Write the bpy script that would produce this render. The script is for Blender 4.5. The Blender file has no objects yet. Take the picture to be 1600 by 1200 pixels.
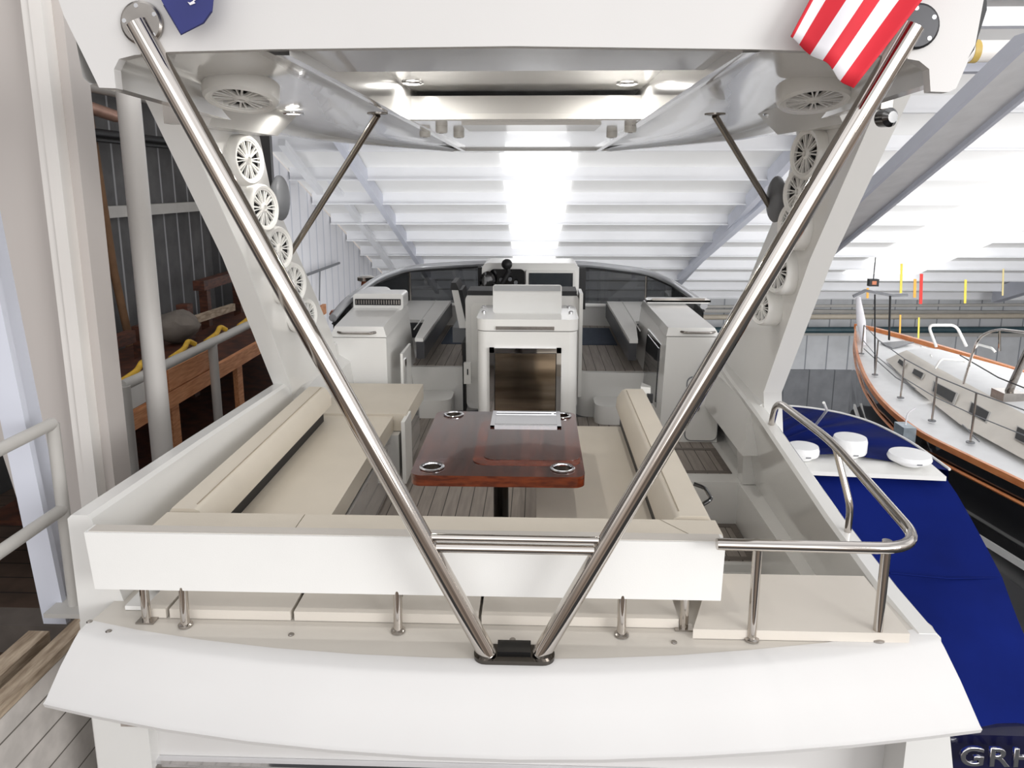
import bpy, bmesh, math, random
from mathutils import Vector, Matrix
random.seed(4)
S = bpy.context.scene
COL = S.collection
R = math.radians
PI = math.pi

# ------------------------------------------------------------------ camera
F = 1150.0; CX0 = 800.0; CY0 = 513.0
CP = Vector((0.067, 0.0, 1.97))
YAW = R(1.94); PIT = R(11.07)
cam_d = bpy.data.cameras.new('camera'); cam = bpy.data.objects.new('camera', cam_d); COL.objects.link(cam)
cam_d.sensor_width = 36.0; cam_d.lens = 36.0 * F / 1600.0
cam_d.shift_y = -(600.0 - CY0) / 1600.0
cam_d.clip_start = 0.05; cam_d.clip_end = 200
cam.location = CP
cam.rotation_euler = (PI / 2 - PIT, 0, YAW)
S.camera = cam

# ------------------------------------------------------------------ world, lights, exposure
S.view_settings.view_transform = 'Standard'
S.view_settings.look = 'None'
S.view_settings.exposure = 0.2
S.view_settings.gamma = 1.0
S.view_settings.use_curve_mapping = False
W = bpy.data.worlds.new('hall_daylight'); S.world = W; W.use_nodes = True
nt = W.node_tree; nt.nodes.clear()
wo = nt.nodes.new('ShaderNodeOutputWorld'); bg = nt.nodes.new('ShaderNodeBackground')
tc = nt.nodes.new('ShaderNodeTexCoord'); sx = nt.nodes.new('ShaderNodeSeparateXYZ')
rp = nt.nodes.new('ShaderNodeValToRGB'); mr = nt.nodes.new('ShaderNodeMapRange')
nt.links.new(tc.outputs['Generated'], sx.inputs[0]); nt.links.new(sx.outputs[2], mr.inputs[0])
mr.inputs[1].default_value = -1; mr.inputs[2].default_value = 1
cr = rp.color_ramp
cr.elements[0].position = 0.0; cr.elements[0].color = (0.16, 0.13, 0.11, 1)
cr.elements[1].position = 1.0; cr.elements[1].color = (1.0, 1.0, 1.02, 1)
for p, c in ((0.36, (0.34, 0.28, 0.24, 1)), (0.47, (0.62, 0.56, 0.52, 1)), (0.56, (0.95, 0.94, 0.94, 1)), (0.75, (1.0, 1.0, 1.02, 1))):
    e = cr.elements.new(p); e.color = c
nt.links.new(mr.outputs[0], rp.inputs[0])
ns = nt.nodes.new('ShaderNodeTexNoise'); ns.inputs['Scale'].default_value = 2.2; ns.inputs['Detail'].default_value = 1
nt.links.new(tc.outputs['Generated'], ns.inputs['Vector'])
m2 = nt.nodes.new('ShaderNodeMapRange'); m2.inputs[1].default_value = .38; m2.inputs[2].default_value = .62
m2.inputs[3].default_value = .55; m2.inputs[4].default_value = 1.2
nt.links.new(ns.outputs['Fac'], m2.inputs[0])
mx = nt.nodes.new('ShaderNodeVectorMath'); mx.operation = 'SCALE'
nt.links.new(rp.outputs[0], mx.inputs[0]); nt.links.new(m2.outputs[0], mx.inputs['Scale'])
nt.links.new(mx.outputs[0], bg.inputs[0]); bg.inputs[1].default_value = 1.0
nt.links.new(bg.outputs[0], wo.inputs[0])

def area(name, loc, target, sx_, sy_, power, col=(1, 1, 1)):
    d = bpy.data.lights.new(name, 'AREA'); d.shape = 'RECTANGLE'; d.size = sx_; d.size_y = sy_; d.energy = power; d.color = col
    o = bpy.data.objects.new(name, d); COL.objects.link(o); o.location = loc
    o.rotation_euler = (Vector(target) - Vector(loc)).to_track_quat('-Z', 'Y').to_euler()
    return o
area('fill_light', (0.5, -6.0, 3.6), (0, 5, 0.9), 9, 3, 105)  # unseen fill added behind the camera to brighten the cockpit
area('fill_light', (0.5, -6.0, 1.0), (0, 5, 2.0), 9, 2, 85)  # added low fill that grazes the hardtop underside
area('fill_light', (12.0, 9.0, 0.5), (12, 26, -3.6), 6, 2, 300)  # added fill to lift the far wall
area('fill_light', (8.0, -4.0, 3.0), (6, 9, -0.5), 6, 3, 620)  # unseen fill added for the girder, covered boat and sailboat
area('fill_light', (9.0, 14.0, -3.0), (6, 20, 3), 9, 5, 280)  # added upward fill for the starboard roof
area('fill_light', (-1.0, 11.5, -2.5), (-.5, 19, 1.5), 5, 4, 190)  # added upward fill for the roof ahead of the windshield

def ray(px, py):
    d = Vector(((px - CX0) / F, -(py - CY0) / F, -1.0))
    return cam.rotation_euler.to_matrix() @ d
def U(px, py, x=None, y=None, z=None):        # a measured sight line met with a known plane of the boat
    d = ray(px, py)
    t = (x - CP.x) / d.x if x is not None else (y - CP.y) / d.y if y is not None else (z - CP.z) / d.z
    return CP + d * t

# ------------------------------------------------------------------ materials
def srgb(r, g, b):
    f = lambda c: (c / 255) / 12.92 if c / 255 <= .04045 else (((c / 255) + .055) / 1.055) ** 2.4
    return (f(r), f(g), f(b), 1)
def mat(name, c, rough=.5, metal=0.0, coat=0.0, var=0.0, vs=6.0, bump=0.0, bs=60.0, emit=0.0, stretch=None, c2=None):
    m = bpy.data.materials.new(name); m.use_nodes = True
    n = m.node_tree; b = n.nodes['Principled BSDF']
    b.inputs['Base Color'].default_value = c; b.inputs['Roughness'].default_value = rough
    b.inputs['Metallic'].default_value = metal; b.inputs['Coat Weight'].default_value = coat
    b.inputs['Coat Roughness'].default_value = .04
    t = n.nodes.new('ShaderNodeTexCoord'); mp = n.nodes.new('ShaderNodeMapping')
    n.links.new(t.outputs['Object'], mp.inputs[0])
    if stretch: mp.inputs['Scale'].default_value = stretch
    if var or c2:
        z = n.nodes.new('ShaderNodeTexNoise'); z.inputs['Scale'].default_value = vs; z.inputs['Detail'].default_value = 4
        n.links.new(mp.outputs[0], z.inputs['Vector'])
        k = n.nodes.new('ShaderNodeValToRGB')
        lo = c2 if c2 else tuple(v * (1 - var) for v in c[:3]) + (1,)
        k.color_ramp.elements[0].color = lo; k.color_ramp.elements[1].color = c
        k.color_ramp.elements[0].position = .35; k.color_ramp.elements[1].position = .65
        n.links.new(z.outputs['Fac'], k.inputs[0]); n.links.new(k.outputs[0], b.inputs['Base Color'])
    if bump:
        z = n.nodes.new('ShaderNodeTexNoise'); z.inputs['Scale'].default_value = bs; z.inputs['Detail'].default_value = 3
        n.links.new(mp.outputs[0], z.inputs['Vector'])
        q = n.nodes.new('ShaderNodeBump'); q.inputs['Strength'].default_value = bump; q.inputs['Distance'].default_value = .01
        n.links.new(z.outputs['Fac'], q.inputs['Height']); n.links.new(q.outputs[0], b.inputs['Normal'])
    if emit:
        b.inputs['Emission Color'].default_value = c; b.inputs['Emission Strength'].default_value = emit
    return m
def stripes(name, base, line, axis, pitch, frac, rough=.6, var=.12, vs=5.0, coat=0.0, stretch=(1, 1, 1)):
    """planks / corrugation: narrow dark or bright lines every `pitch` along an axis"""
    m = mat(name, base, rough, var=var, vs=vs, coat=coat, stretch=stretch)
    n = m.node_tree; b = n.nodes['Principled BSDF']
    src = b.inputs['Base Color'].links[0].from_socket
    t = n.nodes.new('ShaderNodeTexCoord'); s = n.nodes.new('ShaderNodeSeparateXYZ'); n.links.new(t.outputs['Object'], s.inputs[0])
    d = n.nodes.new('ShaderNodeMath'); d.operation = 'DIVIDE'; d.inputs[1].default_value = pitch; n.links.new(s.outputs[axis], d.inputs[0])
    f = n.nodes.new('ShaderNodeMath'); f.operation = 'FRACT'; n.links.new(d.outputs[0], f.inputs[0])
    g = n.nodes.new('ShaderNodeMath'); g.operation = 'LESS_THAN'; g.inputs[1].default_value = frac; n.links.new(f.outputs[0], g.inputs[0])
    x = n.nodes.new('ShaderNodeMix'); x.data_type = 'RGBA'
    n.links.new(g.outputs[0], x.inputs['Factor']); n.links.new(src, x.inputs[6]); x.inputs[7].default_value = line
    n.links.new(x.outputs[2], b.inputs['Base Color'])
    return m
GEL = mat('gelcoat', srgb(234, 233, 230), .22, coat=.35, var=.02, vs=2)
GELM = mat('gelcoat_matt', srgb(213, 211, 209), .5, var=.02, vs=3, bump=.03, bs=300)
DECKM = mat('aft_deck_gelcoat', srgb(198, 192, 183), .35, coat=.2, var=.03, vs=3)
GLOSS = mat('gelcoat_gloss', srgb(222, 221, 218), .14, coat=.5, var=.02, vs=2)
WHITE = mat('white_plastic', srgb(236, 235, 231), .3, coat=.4, var=.02)
VINYL = mat('cream_vinyl', srgb(214, 205, 190), .45, var=.04, vs=4, bump=.05, bs=160)
VINW = mat('white_vinyl', srgb(229, 228, 225), .5, var=.02, vs=4, bump=.04, bs=200)
VING = mat('grey_vinyl', srgb(196, 190, 182), .5, var=.03, vs=4, bump=.04, bs=200)
PAD = mat('sunpad_vinyl', srgb(209, 202, 192), .45, var=.04, vs=3, bump=.04, bs=160)
BLACK = mat('black_rubber', srgb(26, 26, 28), .5, var=.2)
BLKG = mat('black_gloss', srgb(14, 14, 16), .12, coat=.6, var=.1)
GREY = mat('grey_plastic', srgb(120, 122, 126), .4, var=.1)
STEEL = mat('stainless', (.60, .56, .52, 1), .07, metal=1, var=.05, vs=3)
STEELB = mat('brushed_steel', (.45, .42, .39, 1), .22, metal=1, var=.2, vs=8, stretch=(1, 8, 1))
CHROME = mat('chrome', (.82, .82, .84, 1), .05, metal=1, var=.03)
TEAK = stripes('grey_teak', srgb(158, 149, 141), srgb(50, 45, 42), 0, .084, .06, .6, .22, 14, stretch=(3, .25, 1))
TEAKE = mat('grey_teak_border', srgb(120, 112, 106), .6, var=.2, vs=12, stretch=(.3, 3, 1))
def table_wood():
    m = mat('mahogany_lacquer', srgb(96, 54, 42), .16, coat=.8, vs=8, c2=srgb(60, 31, 24), stretch=(7, .6, 1))
    n = m.node_tree; b = n.nodes['Principled BSDF']; src = b.inputs['Base Color'].links[0].from_socket
    t = n.nodes.new('ShaderNodeTexCoord'); s = n.nodes.new('ShaderNodeSeparateXYZ'); n.links.new(t.outputs['Object'], s.inputs[0])
    d = n.nodes.new('ShaderNodeMath'); d.operation = 'DIVIDE'; d.inputs[1].default_value = .105; n.links.new(s.outputs[0], d.inputs[0])
    f = n.nodes.new('ShaderNodeMath'); f.operation = 'FLOOR'; n.links.new(d.outputs[0], f.inputs[0])
    w = n.nodes.new('ShaderNodeTexWhiteNoise'); w.noise_dimensions = '1D'; n.links.new(f.outputs[0], w.inputs['W'])
    r = n.nodes.new('ShaderNodeMapRange'); r.inputs[3].default_value = .55; r.inputs[4].default_value = 1.45; n.links.new(w.outputs[0], r.inputs[0])
    v = n.nodes.new('ShaderNodeVectorMath'); v.operation = 'SCALE'; n.links.new(src, v.inputs[0]); n.links.new(r.outputs[0], v.inputs['Scale'])
    n.links.new(v.outputs[0], b.inputs['Base Color'])
    return m
MAHO = table_wood()
MAHE = mat('mahogany_edge', srgb(118, 52, 26), .15, coat=.7, vs=14, c2=srgb(78, 30, 16), stretch=(1, 1, 6))
def glass(name, tint, gloss=.12):
    m = bpy.data.materials.new(name); m.use_nodes = True; n = m.node_tree; n.nodes.clear()
    o = n.nodes.new('ShaderNodeOutputMaterial'); x = n.nodes.new('ShaderNodeMixShader')
    a = n.nodes.new('ShaderNodeBsdfTransparent'); a.inputs[0].default_value = tint
    g = n.nodes.new('ShaderNodeBsdfGlossy'); g.inputs['Roughness'].default_value = .03
    l = n.nodes.new('ShaderNodeLayerWeight'); l.inputs[0].default_value = .25
    p = n.nodes.new('ShaderNodeMapRange'); p.inputs[3].default_value = gloss * .5; p.inputs[4].default_value = .9
    n.links.new(l.outputs['Fresnel'], p.inputs[0]); n.links.new(p.outputs[0], x.inputs[0])
    n.links.new(a.outputs[0], x.inputs[1]); n.links.new(g.outputs[0], x.inputs[2]); n.links.new(x.outputs[0], o.inputs[0])
    return m
TINT = glass('tinted_glass', (.36, .365, .37, 1), .08)
CLEAR = glass('smoked_acrylic', (.72, .72, .71, 1), .2)
SCREEN = mat('dark_screen', srgb(46, 52, 58), .08, coat=1, var=.2, vs=3)
DKGLS = mat('dark_glass', srgb(70, 72, 74), .06, coat=1, var=.2, vs=2)
MAT = mat('blue_mat', srgb(66, 76, 92), .8, var=.15, vs=20, bump=.2)
CHAR = mat('charcoal_panel', srgb(58, 58, 62), .4, var=.1)
WALLW = stripes('white_corrugated', srgb(238, 238, 242), srgb(205, 208, 216), 1, .55, .12, .7, .05, 2)
WALLD = stripes('dark_corrugated', srgb(96, 95, 95), srgb(158, 158, 160), 1, .36, .10, .6, .35, 3)
PARTD = stripes('dark_partition', srgb(74, 73, 74), srgb(104, 104, 106), 0, .3, .08, .6, .3, 3)
WALLF = stripes('far_corrugated', srgb(215, 217, 220), srgb(150, 154, 160), 0, .75, .06, .7, .12, 2)
WALLG = stripes('far_grey_panel', srgb(140, 142, 146), srgb(90, 92, 96), 0, .9, .04, .7, .2, 2)
CEIL = mat('white_roof', srgb(248, 248, 247), .8, var=.05, vs=.7)
BEAM = mat('white_beam', srgb(240, 241, 244), .7, var=.05, vs=1)
BEAMB = mat('bluish_beam', srgb(214, 217, 228), .6, var=.06, vs=2)
COLW = mat('white_column', srgb(238, 234, 229), .45, var=.05, vs=2)
COLG = mat('warm_grey_column', srgb(206, 199, 194), .55, var=.08, vs=1.5, stretch=(1, 1, .2))
PIPEG = mat('grey_paint_pipe', srgb(190, 187, 182), .5, var=.08, vs=4)
SKYL = mat('skylight', (1, 1, 1, 1), .5, emit=.95)
WATER = mat('dark_floor', srgb(26, 25, 26), .35, var=.4, vs=1.2)
WOODO = mat('orange_timber', srgb(236, 170, 122), .6, vs=10, c2=srgb(208, 138, 92), stretch=(6, .6, 6))
WOODD = mat('dark_timber', srgb(92, 50, 32), .6, vs=8, c2=srgb(54, 28, 18), stretch=(1, 1, 5))
WOODW = mat('weathered_timber', srgb(190, 172, 150), .8, vs=14, c2=srgb(138, 120, 100), stretch=(3, .5, 3), bump=.4, bs=40)
PLANK = stripes('grey_painted_planks', srgb(208, 202, 196), srgb(104, 98, 92), 2, .145, .05, .75, .2, 9)
YELL = mat('yellow_strap', srgb(214, 170, 50), .6, var=.2, vs=20)
COPPER = mat('copper_pipe', srgb(190, 150, 132), .35, metal=.4, var=.2)
BLUEC = mat('royal_blue_canvas', srgb(7, 26, 98), .85, var=.3, vs=1.4, bump=.5, bs=3.5)
BLUEC.node_tree.nodes['Principled BSDF'].inputs['Specular IOR Level'].default_value = .12
NAVY = mat('navy_hull', srgb(14, 16, 52), .25, coat=.6, var=.2)
BLKH = mat('black_hull', srgb(14, 15, 22), .12, coat=1, var=.3, vs=1)
RAILW = mat('varnished_rail', srgb(226, 142, 76), .35, coat=.2, vs=6, c2=srgb(204, 116, 56), stretch=(2, .5, 2))
SDECK = mat('sailboat_deck', srgb(244, 245, 246), .45, var=.04)
STRUNK = mat('sailboat_trunk', srgb(228, 222, 212), .4, var=.08, vs=3)
DOME = mat('radome', srgb(240, 240, 240), .35, var=.03)
RED = mat('flag_red', srgb(214, 30, 48), .7, var=.12, vs=5)
FLW = mat('flag_white', srgb(232, 230, 234), .7, var=.05, vs=5)
FLB = mat('flag_blue', srgb(50, 56, 120), .7, var=.2, vs=5)
ROPEY = mat('yellow_rope', srgb(236, 214, 90), .7, var=.1)
ROPER = mat('red_strap', srgb(226, 66, 60), .7, var=.1)
ROPEO = mat('orange_strap', srgb(238, 176, 80), .7, var=.1)
SACK = mat('grey_sack', srgb(120, 112, 104), .9, var=.25, vs=6, bump=.5, bs=12)
LAMPM = mat('led_lens', (1, .97, .9, 1), .4, emit=6)
ORNG = mat('orange_lens', srgb(190, 120, 90), .3, metal=.5, var=.2)

# ------------------------------------------------------------------ object helpers
WM = {}
def tag(o, label, cat, group=None, kind=None):
    o['label'] = label; o['category'] = cat
    if group: o['group'] = group
    if kind: o['kind'] = kind
    return o
def thing(name, label, cat, loc=(0, 0, 0), group=None, rot=None):
    o = bpy.data.objects.new(name, None); o.empty_display_size = .1; COL.objects.link(o); o.location = loc
    M = Matrix.Translation(Vector(loc))
    if rot:
        o.rotation_euler = rot; M = M @ o.rotation_euler.to_matrix().to_4x4()
    WM[o.name] = M
    return tag(o, label, cat, group)
def obj(name, bm, mats, parent=None, bev=0.0, seg=2, sharp=32, local=False, label=None, flat=False):
    if bev:
        es = [e for e in bm.edges if len(e.link_faces) == 2 and e.calc_face_angle(0) > R(25)]
        bmesh.ops.bevel(bm, geom=es, offset=bev, segments=seg, profile=.5, affect='EDGES', clamp_overlap=True)
    bmesh.ops.recalc_face_normals(bm, faces=bm.faces)
    me = bpy.data.meshes.new(name); bm.to_mesh(me); bm.free()
    for m in (mats if isinstance(mats, (list, tuple)) else [mats]): me.materials.append(m)
    if not flat:
        me.shade_smooth(); me.set_sharp_from_angle(angle=R(sharp))
    o = bpy.data.objects.new(name, me); COL.objects.link(o)
    if bev and not flat:
        wn = o.modifiers.new('weighted', 'WEIGHTED_NORMAL'); wn.keep_sharp = True; wn.weight = 90
    WM[o.name] = Matrix.Identity(4)
    if parent:
        o.parent = parent
        if not local: o.matrix_parent_inverse = WM[parent.name].inverted()
        else: WM[o.name] = WM[parent.name]
    if label: o['label'] = label
    return o
def struct(name, bm, m, **k):
    o = obj(name, bm, m, **k); o['kind'] = 'structure'; return o
def N(): return bmesh.new()
def box(bm, a, b, mi=0):
    x0, y0, z0 = a; x1, y1, z1 = b
    vs = [bm.verts.new(p) for p in ((x0, y0, z0), (x1, y0, z0), (x1, y1, z0), (x0, y1, z0), (x0, y0, z1), (x1, y0, z1), (x1, y1, z1), (x0, y1, z1))]
    for f in ((0, 3, 2, 1), (4, 5, 6, 7), (0, 1, 5, 4), (1, 2, 6, 5), (2, 3, 7, 6), (3, 0, 4, 7)):
        bm.faces.new([vs[i] for i in f]).material_index = mi
    return bm
def hexa(bm, p, mi=0):
    vs = [bm.verts.new(q) for q in p]
    for f in ((0, 3, 2, 1), (4, 5, 6, 7), (0, 1, 5, 4), (1, 2, 6, 5), (2, 3, 7, 6), (3, 0, 4, 7)):
        bm.faces.new([vs[i] for i in f]).material_index = mi
    return bm
def prism(bm, pts, vec, mi=0):
    v = Vector(vec); a = [bm.verts.new(p) for p in pts]; b = [bm.verts.new(Vector(p) + v) for p in pts]
    n = len(a); bm.faces.new(a).material_index = mi; bm.faces.new(b[::-1]).material_index = mi
    for i in range(n): bm.faces.new((a[i], b[i], b[(i + 1) % n], a[(i + 1) % n])).material_index = mi
    return bm
def loft(bm, secs, closed=True, cap=True, mi=0):
    rows = [[bm.verts.new(p) for p in s] for s in secs]; n = len(rows[0])
    for a, b in zip(rows, rows[1:]):
        for i in range(n if closed else n - 1):
            j = (i + 1) % n
            try: bm.faces.new((a[i], a[j], b[j], b[i])).material_index = mi
            except ValueError: pass
    if cap and closed:
        bm.faces.new(rows[0][::-1]).material_index = mi; bm.faces.new(rows[-1]).material_index = mi
    return bm
def fillet(pts, r, n=6):
    pts = [Vector(p) for p in pts]; out = [pts[0]]
    for i in range(1, len(pts) - 1):
        a, b, c = pts[i - 1], pts[i], pts[i + 1]
        u = (a - b); v = (c - b); d = min(r, u.length * .45, v.length * .45)
        p = b + u.normalized() * d; q = b + v.normalized() * d
        for k in range(n + 1):
            t = k / n; out.append((1 - t) ** 2 * p + 2 * t * (1 - t) * b + t * t * q)
    out.append(pts[-1]); return out
def tube(bm, pts, r, seg=14, mi=0, fil=0, cap=True):
    if fil: pts = fillet(pts, fil)
    pts = [Vector(p) for p in pts]; rows = []
    rr = r if isinstance(r, (list, tuple)) else [r] * len(pts)
    t0 = (pts[1] - pts[0]).normalized(); up = Vector((0, 0, 1)) if abs(t0.z) < .9 else Vector((1, 0, 0))
    nrm = t0.cross(up).normalized()
    for i, p in enumerate(pts):
        t = ((pts[min(i + 1, len(pts) - 1)] - p).normalized() + (p - pts[max(i - 1, 0)]).normalized()).normalized()
        nrm = (nrm - t * nrm.dot(t)).normalized(); bn = t.cross(nrm)
        rows.append([bm.verts.new(p + (nrm * math.cos(2 * PI * k / seg) + bn * math.sin(2 * PI * k / seg)) * rr[i]) for k in range(seg)])
    for a, b in zip(rows, rows[1:]):
        for k in range(seg): bm.faces.new((a[k], a[(k + 1) % seg], b[(k + 1) % seg], b[k])).material_index = mi
    if cap: bm.faces.new(rows[0][::-1]).material_index = mi; bm.faces.new(rows[-1]).material_index = mi
    return bm
def lathe(bm, prof, c=(0, 0, 0), M=None, seg=28, mi=0, capend=True):
    """prof: (radius, height) pairs turned round z, placed by matrix M at c"""
    M = M or Matrix.Identity(3); c = Vector(c); rows = []
    for r_, h in prof:
        rows.append([bm.verts.new(c + M @ Vector((r_ * math.cos(2 * PI * k / seg), r_ * math.sin(2 * PI * k / seg), h))) for k in range(seg)])
    for a, b in zip(rows, rows[1:]):
        for k in range(seg): bm.faces.new((a[k], a[(k + 1) % seg], b[(k + 1) % seg], b[k])).material_index = mi
    if capend: bm.faces.new(rows[0][::-1]).material_index = mi; bm.faces.new(rows[-1]).material_index = mi
    return bm
def zto(d):
    return Vector(d).normalized().to_track_quat('Z', 'Y').to_matrix()
def rrect(x0, y0, x1, y1, r, z, n=5):
    out = []
    for cx, cy, a in ((x1 - r, y1 - r, 0), (x0 + r, y1 - r, 90), (x0 + r, y0 + r, 180), (x1 - r, y0 + r, 270)):
        for k in range(n + 1):
            t = R(a + 90 * k / n); out.append((cx + r * math.cos(t), cy + r * math.sin(t), z))
    return out
def rrect_xz(x0, z0, x1, z1, r, y, n=5):
    return [(p[0], y, p[1]) for p in rrect(x0, z0, x1, z1, r, 0, n)]

# ------------------------------------------------------------------ the hall
ROOF = lambda y: 1.97 - .36 * (y - 15.0)
bm = N()
hexa(bm, [(-4.9, 7.6, ROOF(7.6) + .25), (22, 7.6, ROOF(7.6) + .25), (22, 27, ROOF(27) + .25), (-4.9, 27, ROOF(27) + .25),
          (-4.9, 7.6, ROOF(7.6) + .4), (22, 7.6, ROOF(7.6) + .4), (22, 27, ROOF(27) + .4), (-4.9, 27, ROOF(27) + .4)])
struct('ceiling', bm, CEIL)
struct('floor', box(N(), (-12, -8, -6.4), (26, 30, -6.2)), WATER)
y = 9.2; k = 1
ybeams = []
while y < 26.4:
    z = ROOF(y); bm = N()
    box(bm, (-4.85, y - .03, z + .02), (22, y + .03, z + .42))
    box(bm, (-4.85, y - .09, z), (22, y + .09, z + .025))
    struct('trim_%d' % k, bm, BEAM); k += 1; ybeams.append(y); y += 1.4
for x0, x1 in ((-.62, .86), (9.6, 12.2)):
    bm = N(); x2 = x1 - .35; hexa(bm, [(x0, 12, ROOF(12) + .20), (x1, 12, ROOF(12) + .20), (x2, 24, ROOF(24) + .20), (x0, 24, ROOF(24) + .20),
                        (x0, 12, ROOF(12) + .23), (x1, 12, ROOF(12) + .23), (x2, 24, ROOF(24) + .23), (x0, 24, ROOF(24) + .23)])
    o = struct('window_%d' % (1 if x0 < 0 else 2), bm, SKYL)
# rafters that run down the slope
for xr, w, d_ in ((-3.35, .12, .1), (4.6, .14, .12), (15.5, .3, .3)):
    bm = N()
    hexa(bm, [(xr - w / 2, 11.5, ROOF(11.5) - d_), (xr + w / 2, 11.5, ROOF(11.5) - d_), (xr + w / 2, 25, ROOF(25) - d_), (xr - w / 2, 25, ROOF(25) - d_),
              (xr - w / 2, 11.5, ROOF(11.5) + .2), (xr + w / 2, 11.5, ROOF(11.5) + .2), (xr + w / 2, 25, ROOF(25) + .2), (xr - w / 2, 25, ROOF(25) + .2)])
    struct('trim_%d' % k, bm, BEAMB); k += 1
# left walls
struct('wall_left', prism(N(), [(-4.9, 11.2, -6.2), (-4.9, 26.2, -6.2), (-4.9, 26.2, ROOF(26.2) + .2), (-4.9, 11.2, ROOF(11.2) + .2)], (-.1, 0, 0)), WALLW)
struct('wall_left_dark', box(N(), (-5.0, 1.0, -6.2), (-4.9, 11.1, 7)), WALLD)
struct('wall_partition', box(N(), (-4.9, 11.1, -6.2), (-3.9, 11.2, 3.6)), PARTD)
struct('wall_far', box(N(), (-5, 26.2, -4.6), (22, 26.35, -1.8)), WALLF)
struct('wall_far_lower', box(N(), (-5, 26.1, -6.2), (22, 26.3, -4.6)), WALLG)
struct('wall_right', prism(N(), [(22, 8, -6.2), (22, 26.2, -6.2), (22, 26.2, ROOF(26.2)), (22, 8, ROOF(8))], (.1, 0, 0)), WALLW)
for z_, n_ in ((-2.5, 'trim_41'), (-3.3, 'trim_42')):
    struct(n_, box(N(), (-5, 25.95, z_), (22, 26.1, z_ + .12)), PIPEG)
# girts on the dark wall
def beam_thing(name, label, cat, a, b, w, h, m, group=None, up=(0, 0, 1)):
    a = Vector(a); b = Vector(b); d = (b - a).normalized(); s = d.cross(Vector(up)).normalized(); u = s.cross(d)
    c = [(-1, -1), (1, -1), (1, 1), (-1, 1)]
    bm = loft(N(), [[p + s * (w / 2 * i) + u * (h / 2 * j) for i, j in c] for p in (a, b)])
    return tag(obj(name, bm, m), label, cat, group)
beam_thing('wall_girt', 'pale horizontal girt across the dark corrugated wall', 'beam', (-4.82, 3, 1.66), (-4.82, 11, 1.66), .12, .13, PIPEG)

# pipes along dark wall
tag(obj('water_pipe', tube(N(), [(-4.5, 3, 2.98), (-4.5, 11, 2.98)], .085), PIPEG), 'thick grey pipe high along the dark wall, uppermost of the wall pipes', 'pipe')
tag(obj('copper_pipe', tube(N(), [(-4.55, 3, 2.76), (-4.55, 7.6, 2.76), (-4.55, 8.2, 2.70)], .065), COPPER), 'copper coloured pipe below the thick grey pipe on the dark wall', 'pipe')
bm = tube(N(), [(-4.6, 3, 2.50), (-4.6, 11, 2.50)], .05); tube(bm, [(-4.5, 3, 2.42), (-4.5, 11, 2.42)], .02)
tag(obj('black_pipe', bm, BLACK), 'black pipe, lowest of the pipes high on the dark wall', 'pipe')
p = U(165, 300, x=-4.7)
tag(obj('hanging_cable', tube(N(), [(-4.75, p.y - .1, 3.0), (-4.75, p.y, 1.9), (-4.73, p.y + .05, 1.0), (-4.75, p.y + .25, 0.2), (-4.75, p.y + .2, -1.0)], .045), mat('brown_cable', srgb(120, 88, 60), .7, var=.2)), 'brown stained downpipe hanging on the dark corrugated wall', 'pipe')

# columns at the left
def column(name, label, pxl, pxr, y, m, depth=.12, z0=-6.2, z1=5.4, atpy=400, x0=None):
    xl = U(pxl, atpy, y=y).x if x0 is None else x0
    xr = U(pxr, atpy, y=y).x
    return xl, xr
t = thing('building_column', 'broad white boxed building column left of the gunwale', 'column', (-2.35, 3.7, -6.2))
xr = U(155, 400, y=3.7).x; xm = U(118, 400, y=3.6).x; xl = U(80, 400, y=3.55).x; xo = U(-160, 400, y=3.6).x
obj('side_panel', box(N(), (xm, 3.62, -6.2), (xr, 3.78, 5.9)), COLG, t, bev=.03, seg=3)
obj('front_flange', box(N(), (xl, 3.55, -6.2), (xm + .01, 3.70, 5.9)), COLW, t, bev=.012)
obj('edge_strip', box(N(), (xm - .045, 3.535, -6.2), (xm + .015, 3.56, 5.9)), COLW, t, bev=.008)
wp = [U(-200, -250, y=3.65), U(-130, 300, y=3.65), U(66, 900, y=3.65), U(120, 1250, y=3.65)]
obj('web_panel', prism(N(), wp + [Vector((xl + .01, 3.65, wp[3].z)), Vector((xl + .01, 3.65, wp[0].z))], (0, .05, 0)), COLG, t)
xc = U(227, 427, y=4.6).x
tag(obj('round_column', tube(N(), [(xc, 4.6, -6.2), (xc, 4.6, 4.9)], .068, seg=24), COLW), 'slim round white post standing behind the gunwale, right of the broad column', 'post')
# leaning flange at the far left
a = U(-45, 350, y=2.9); b = U(86, 975, y=2.9)
d = (b - a).normalized(); a2 = a - d * .6
bm = N(); w = .105
loft(bm, [[q + Vector(v) for v in ((-w / 2, 0, 0), (w / 2, 0, 0), (w / 2, .03, 0), (-w / 2, .03, 0))] for q in (a2, b)])
loft(bm, [[q + Vector(v) for v in ((-.012 - .03, .03, 0), (.012 - .03, .03, 0), (.012 - .03, .2, 0), (-.012 - .03, .2, 0))] for q in (a2, b)])
tag(obj('leaning_beam', bm, BEAMB), 'pale leaning steel brace at the left edge behind the dock handrail', 'brace')

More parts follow.
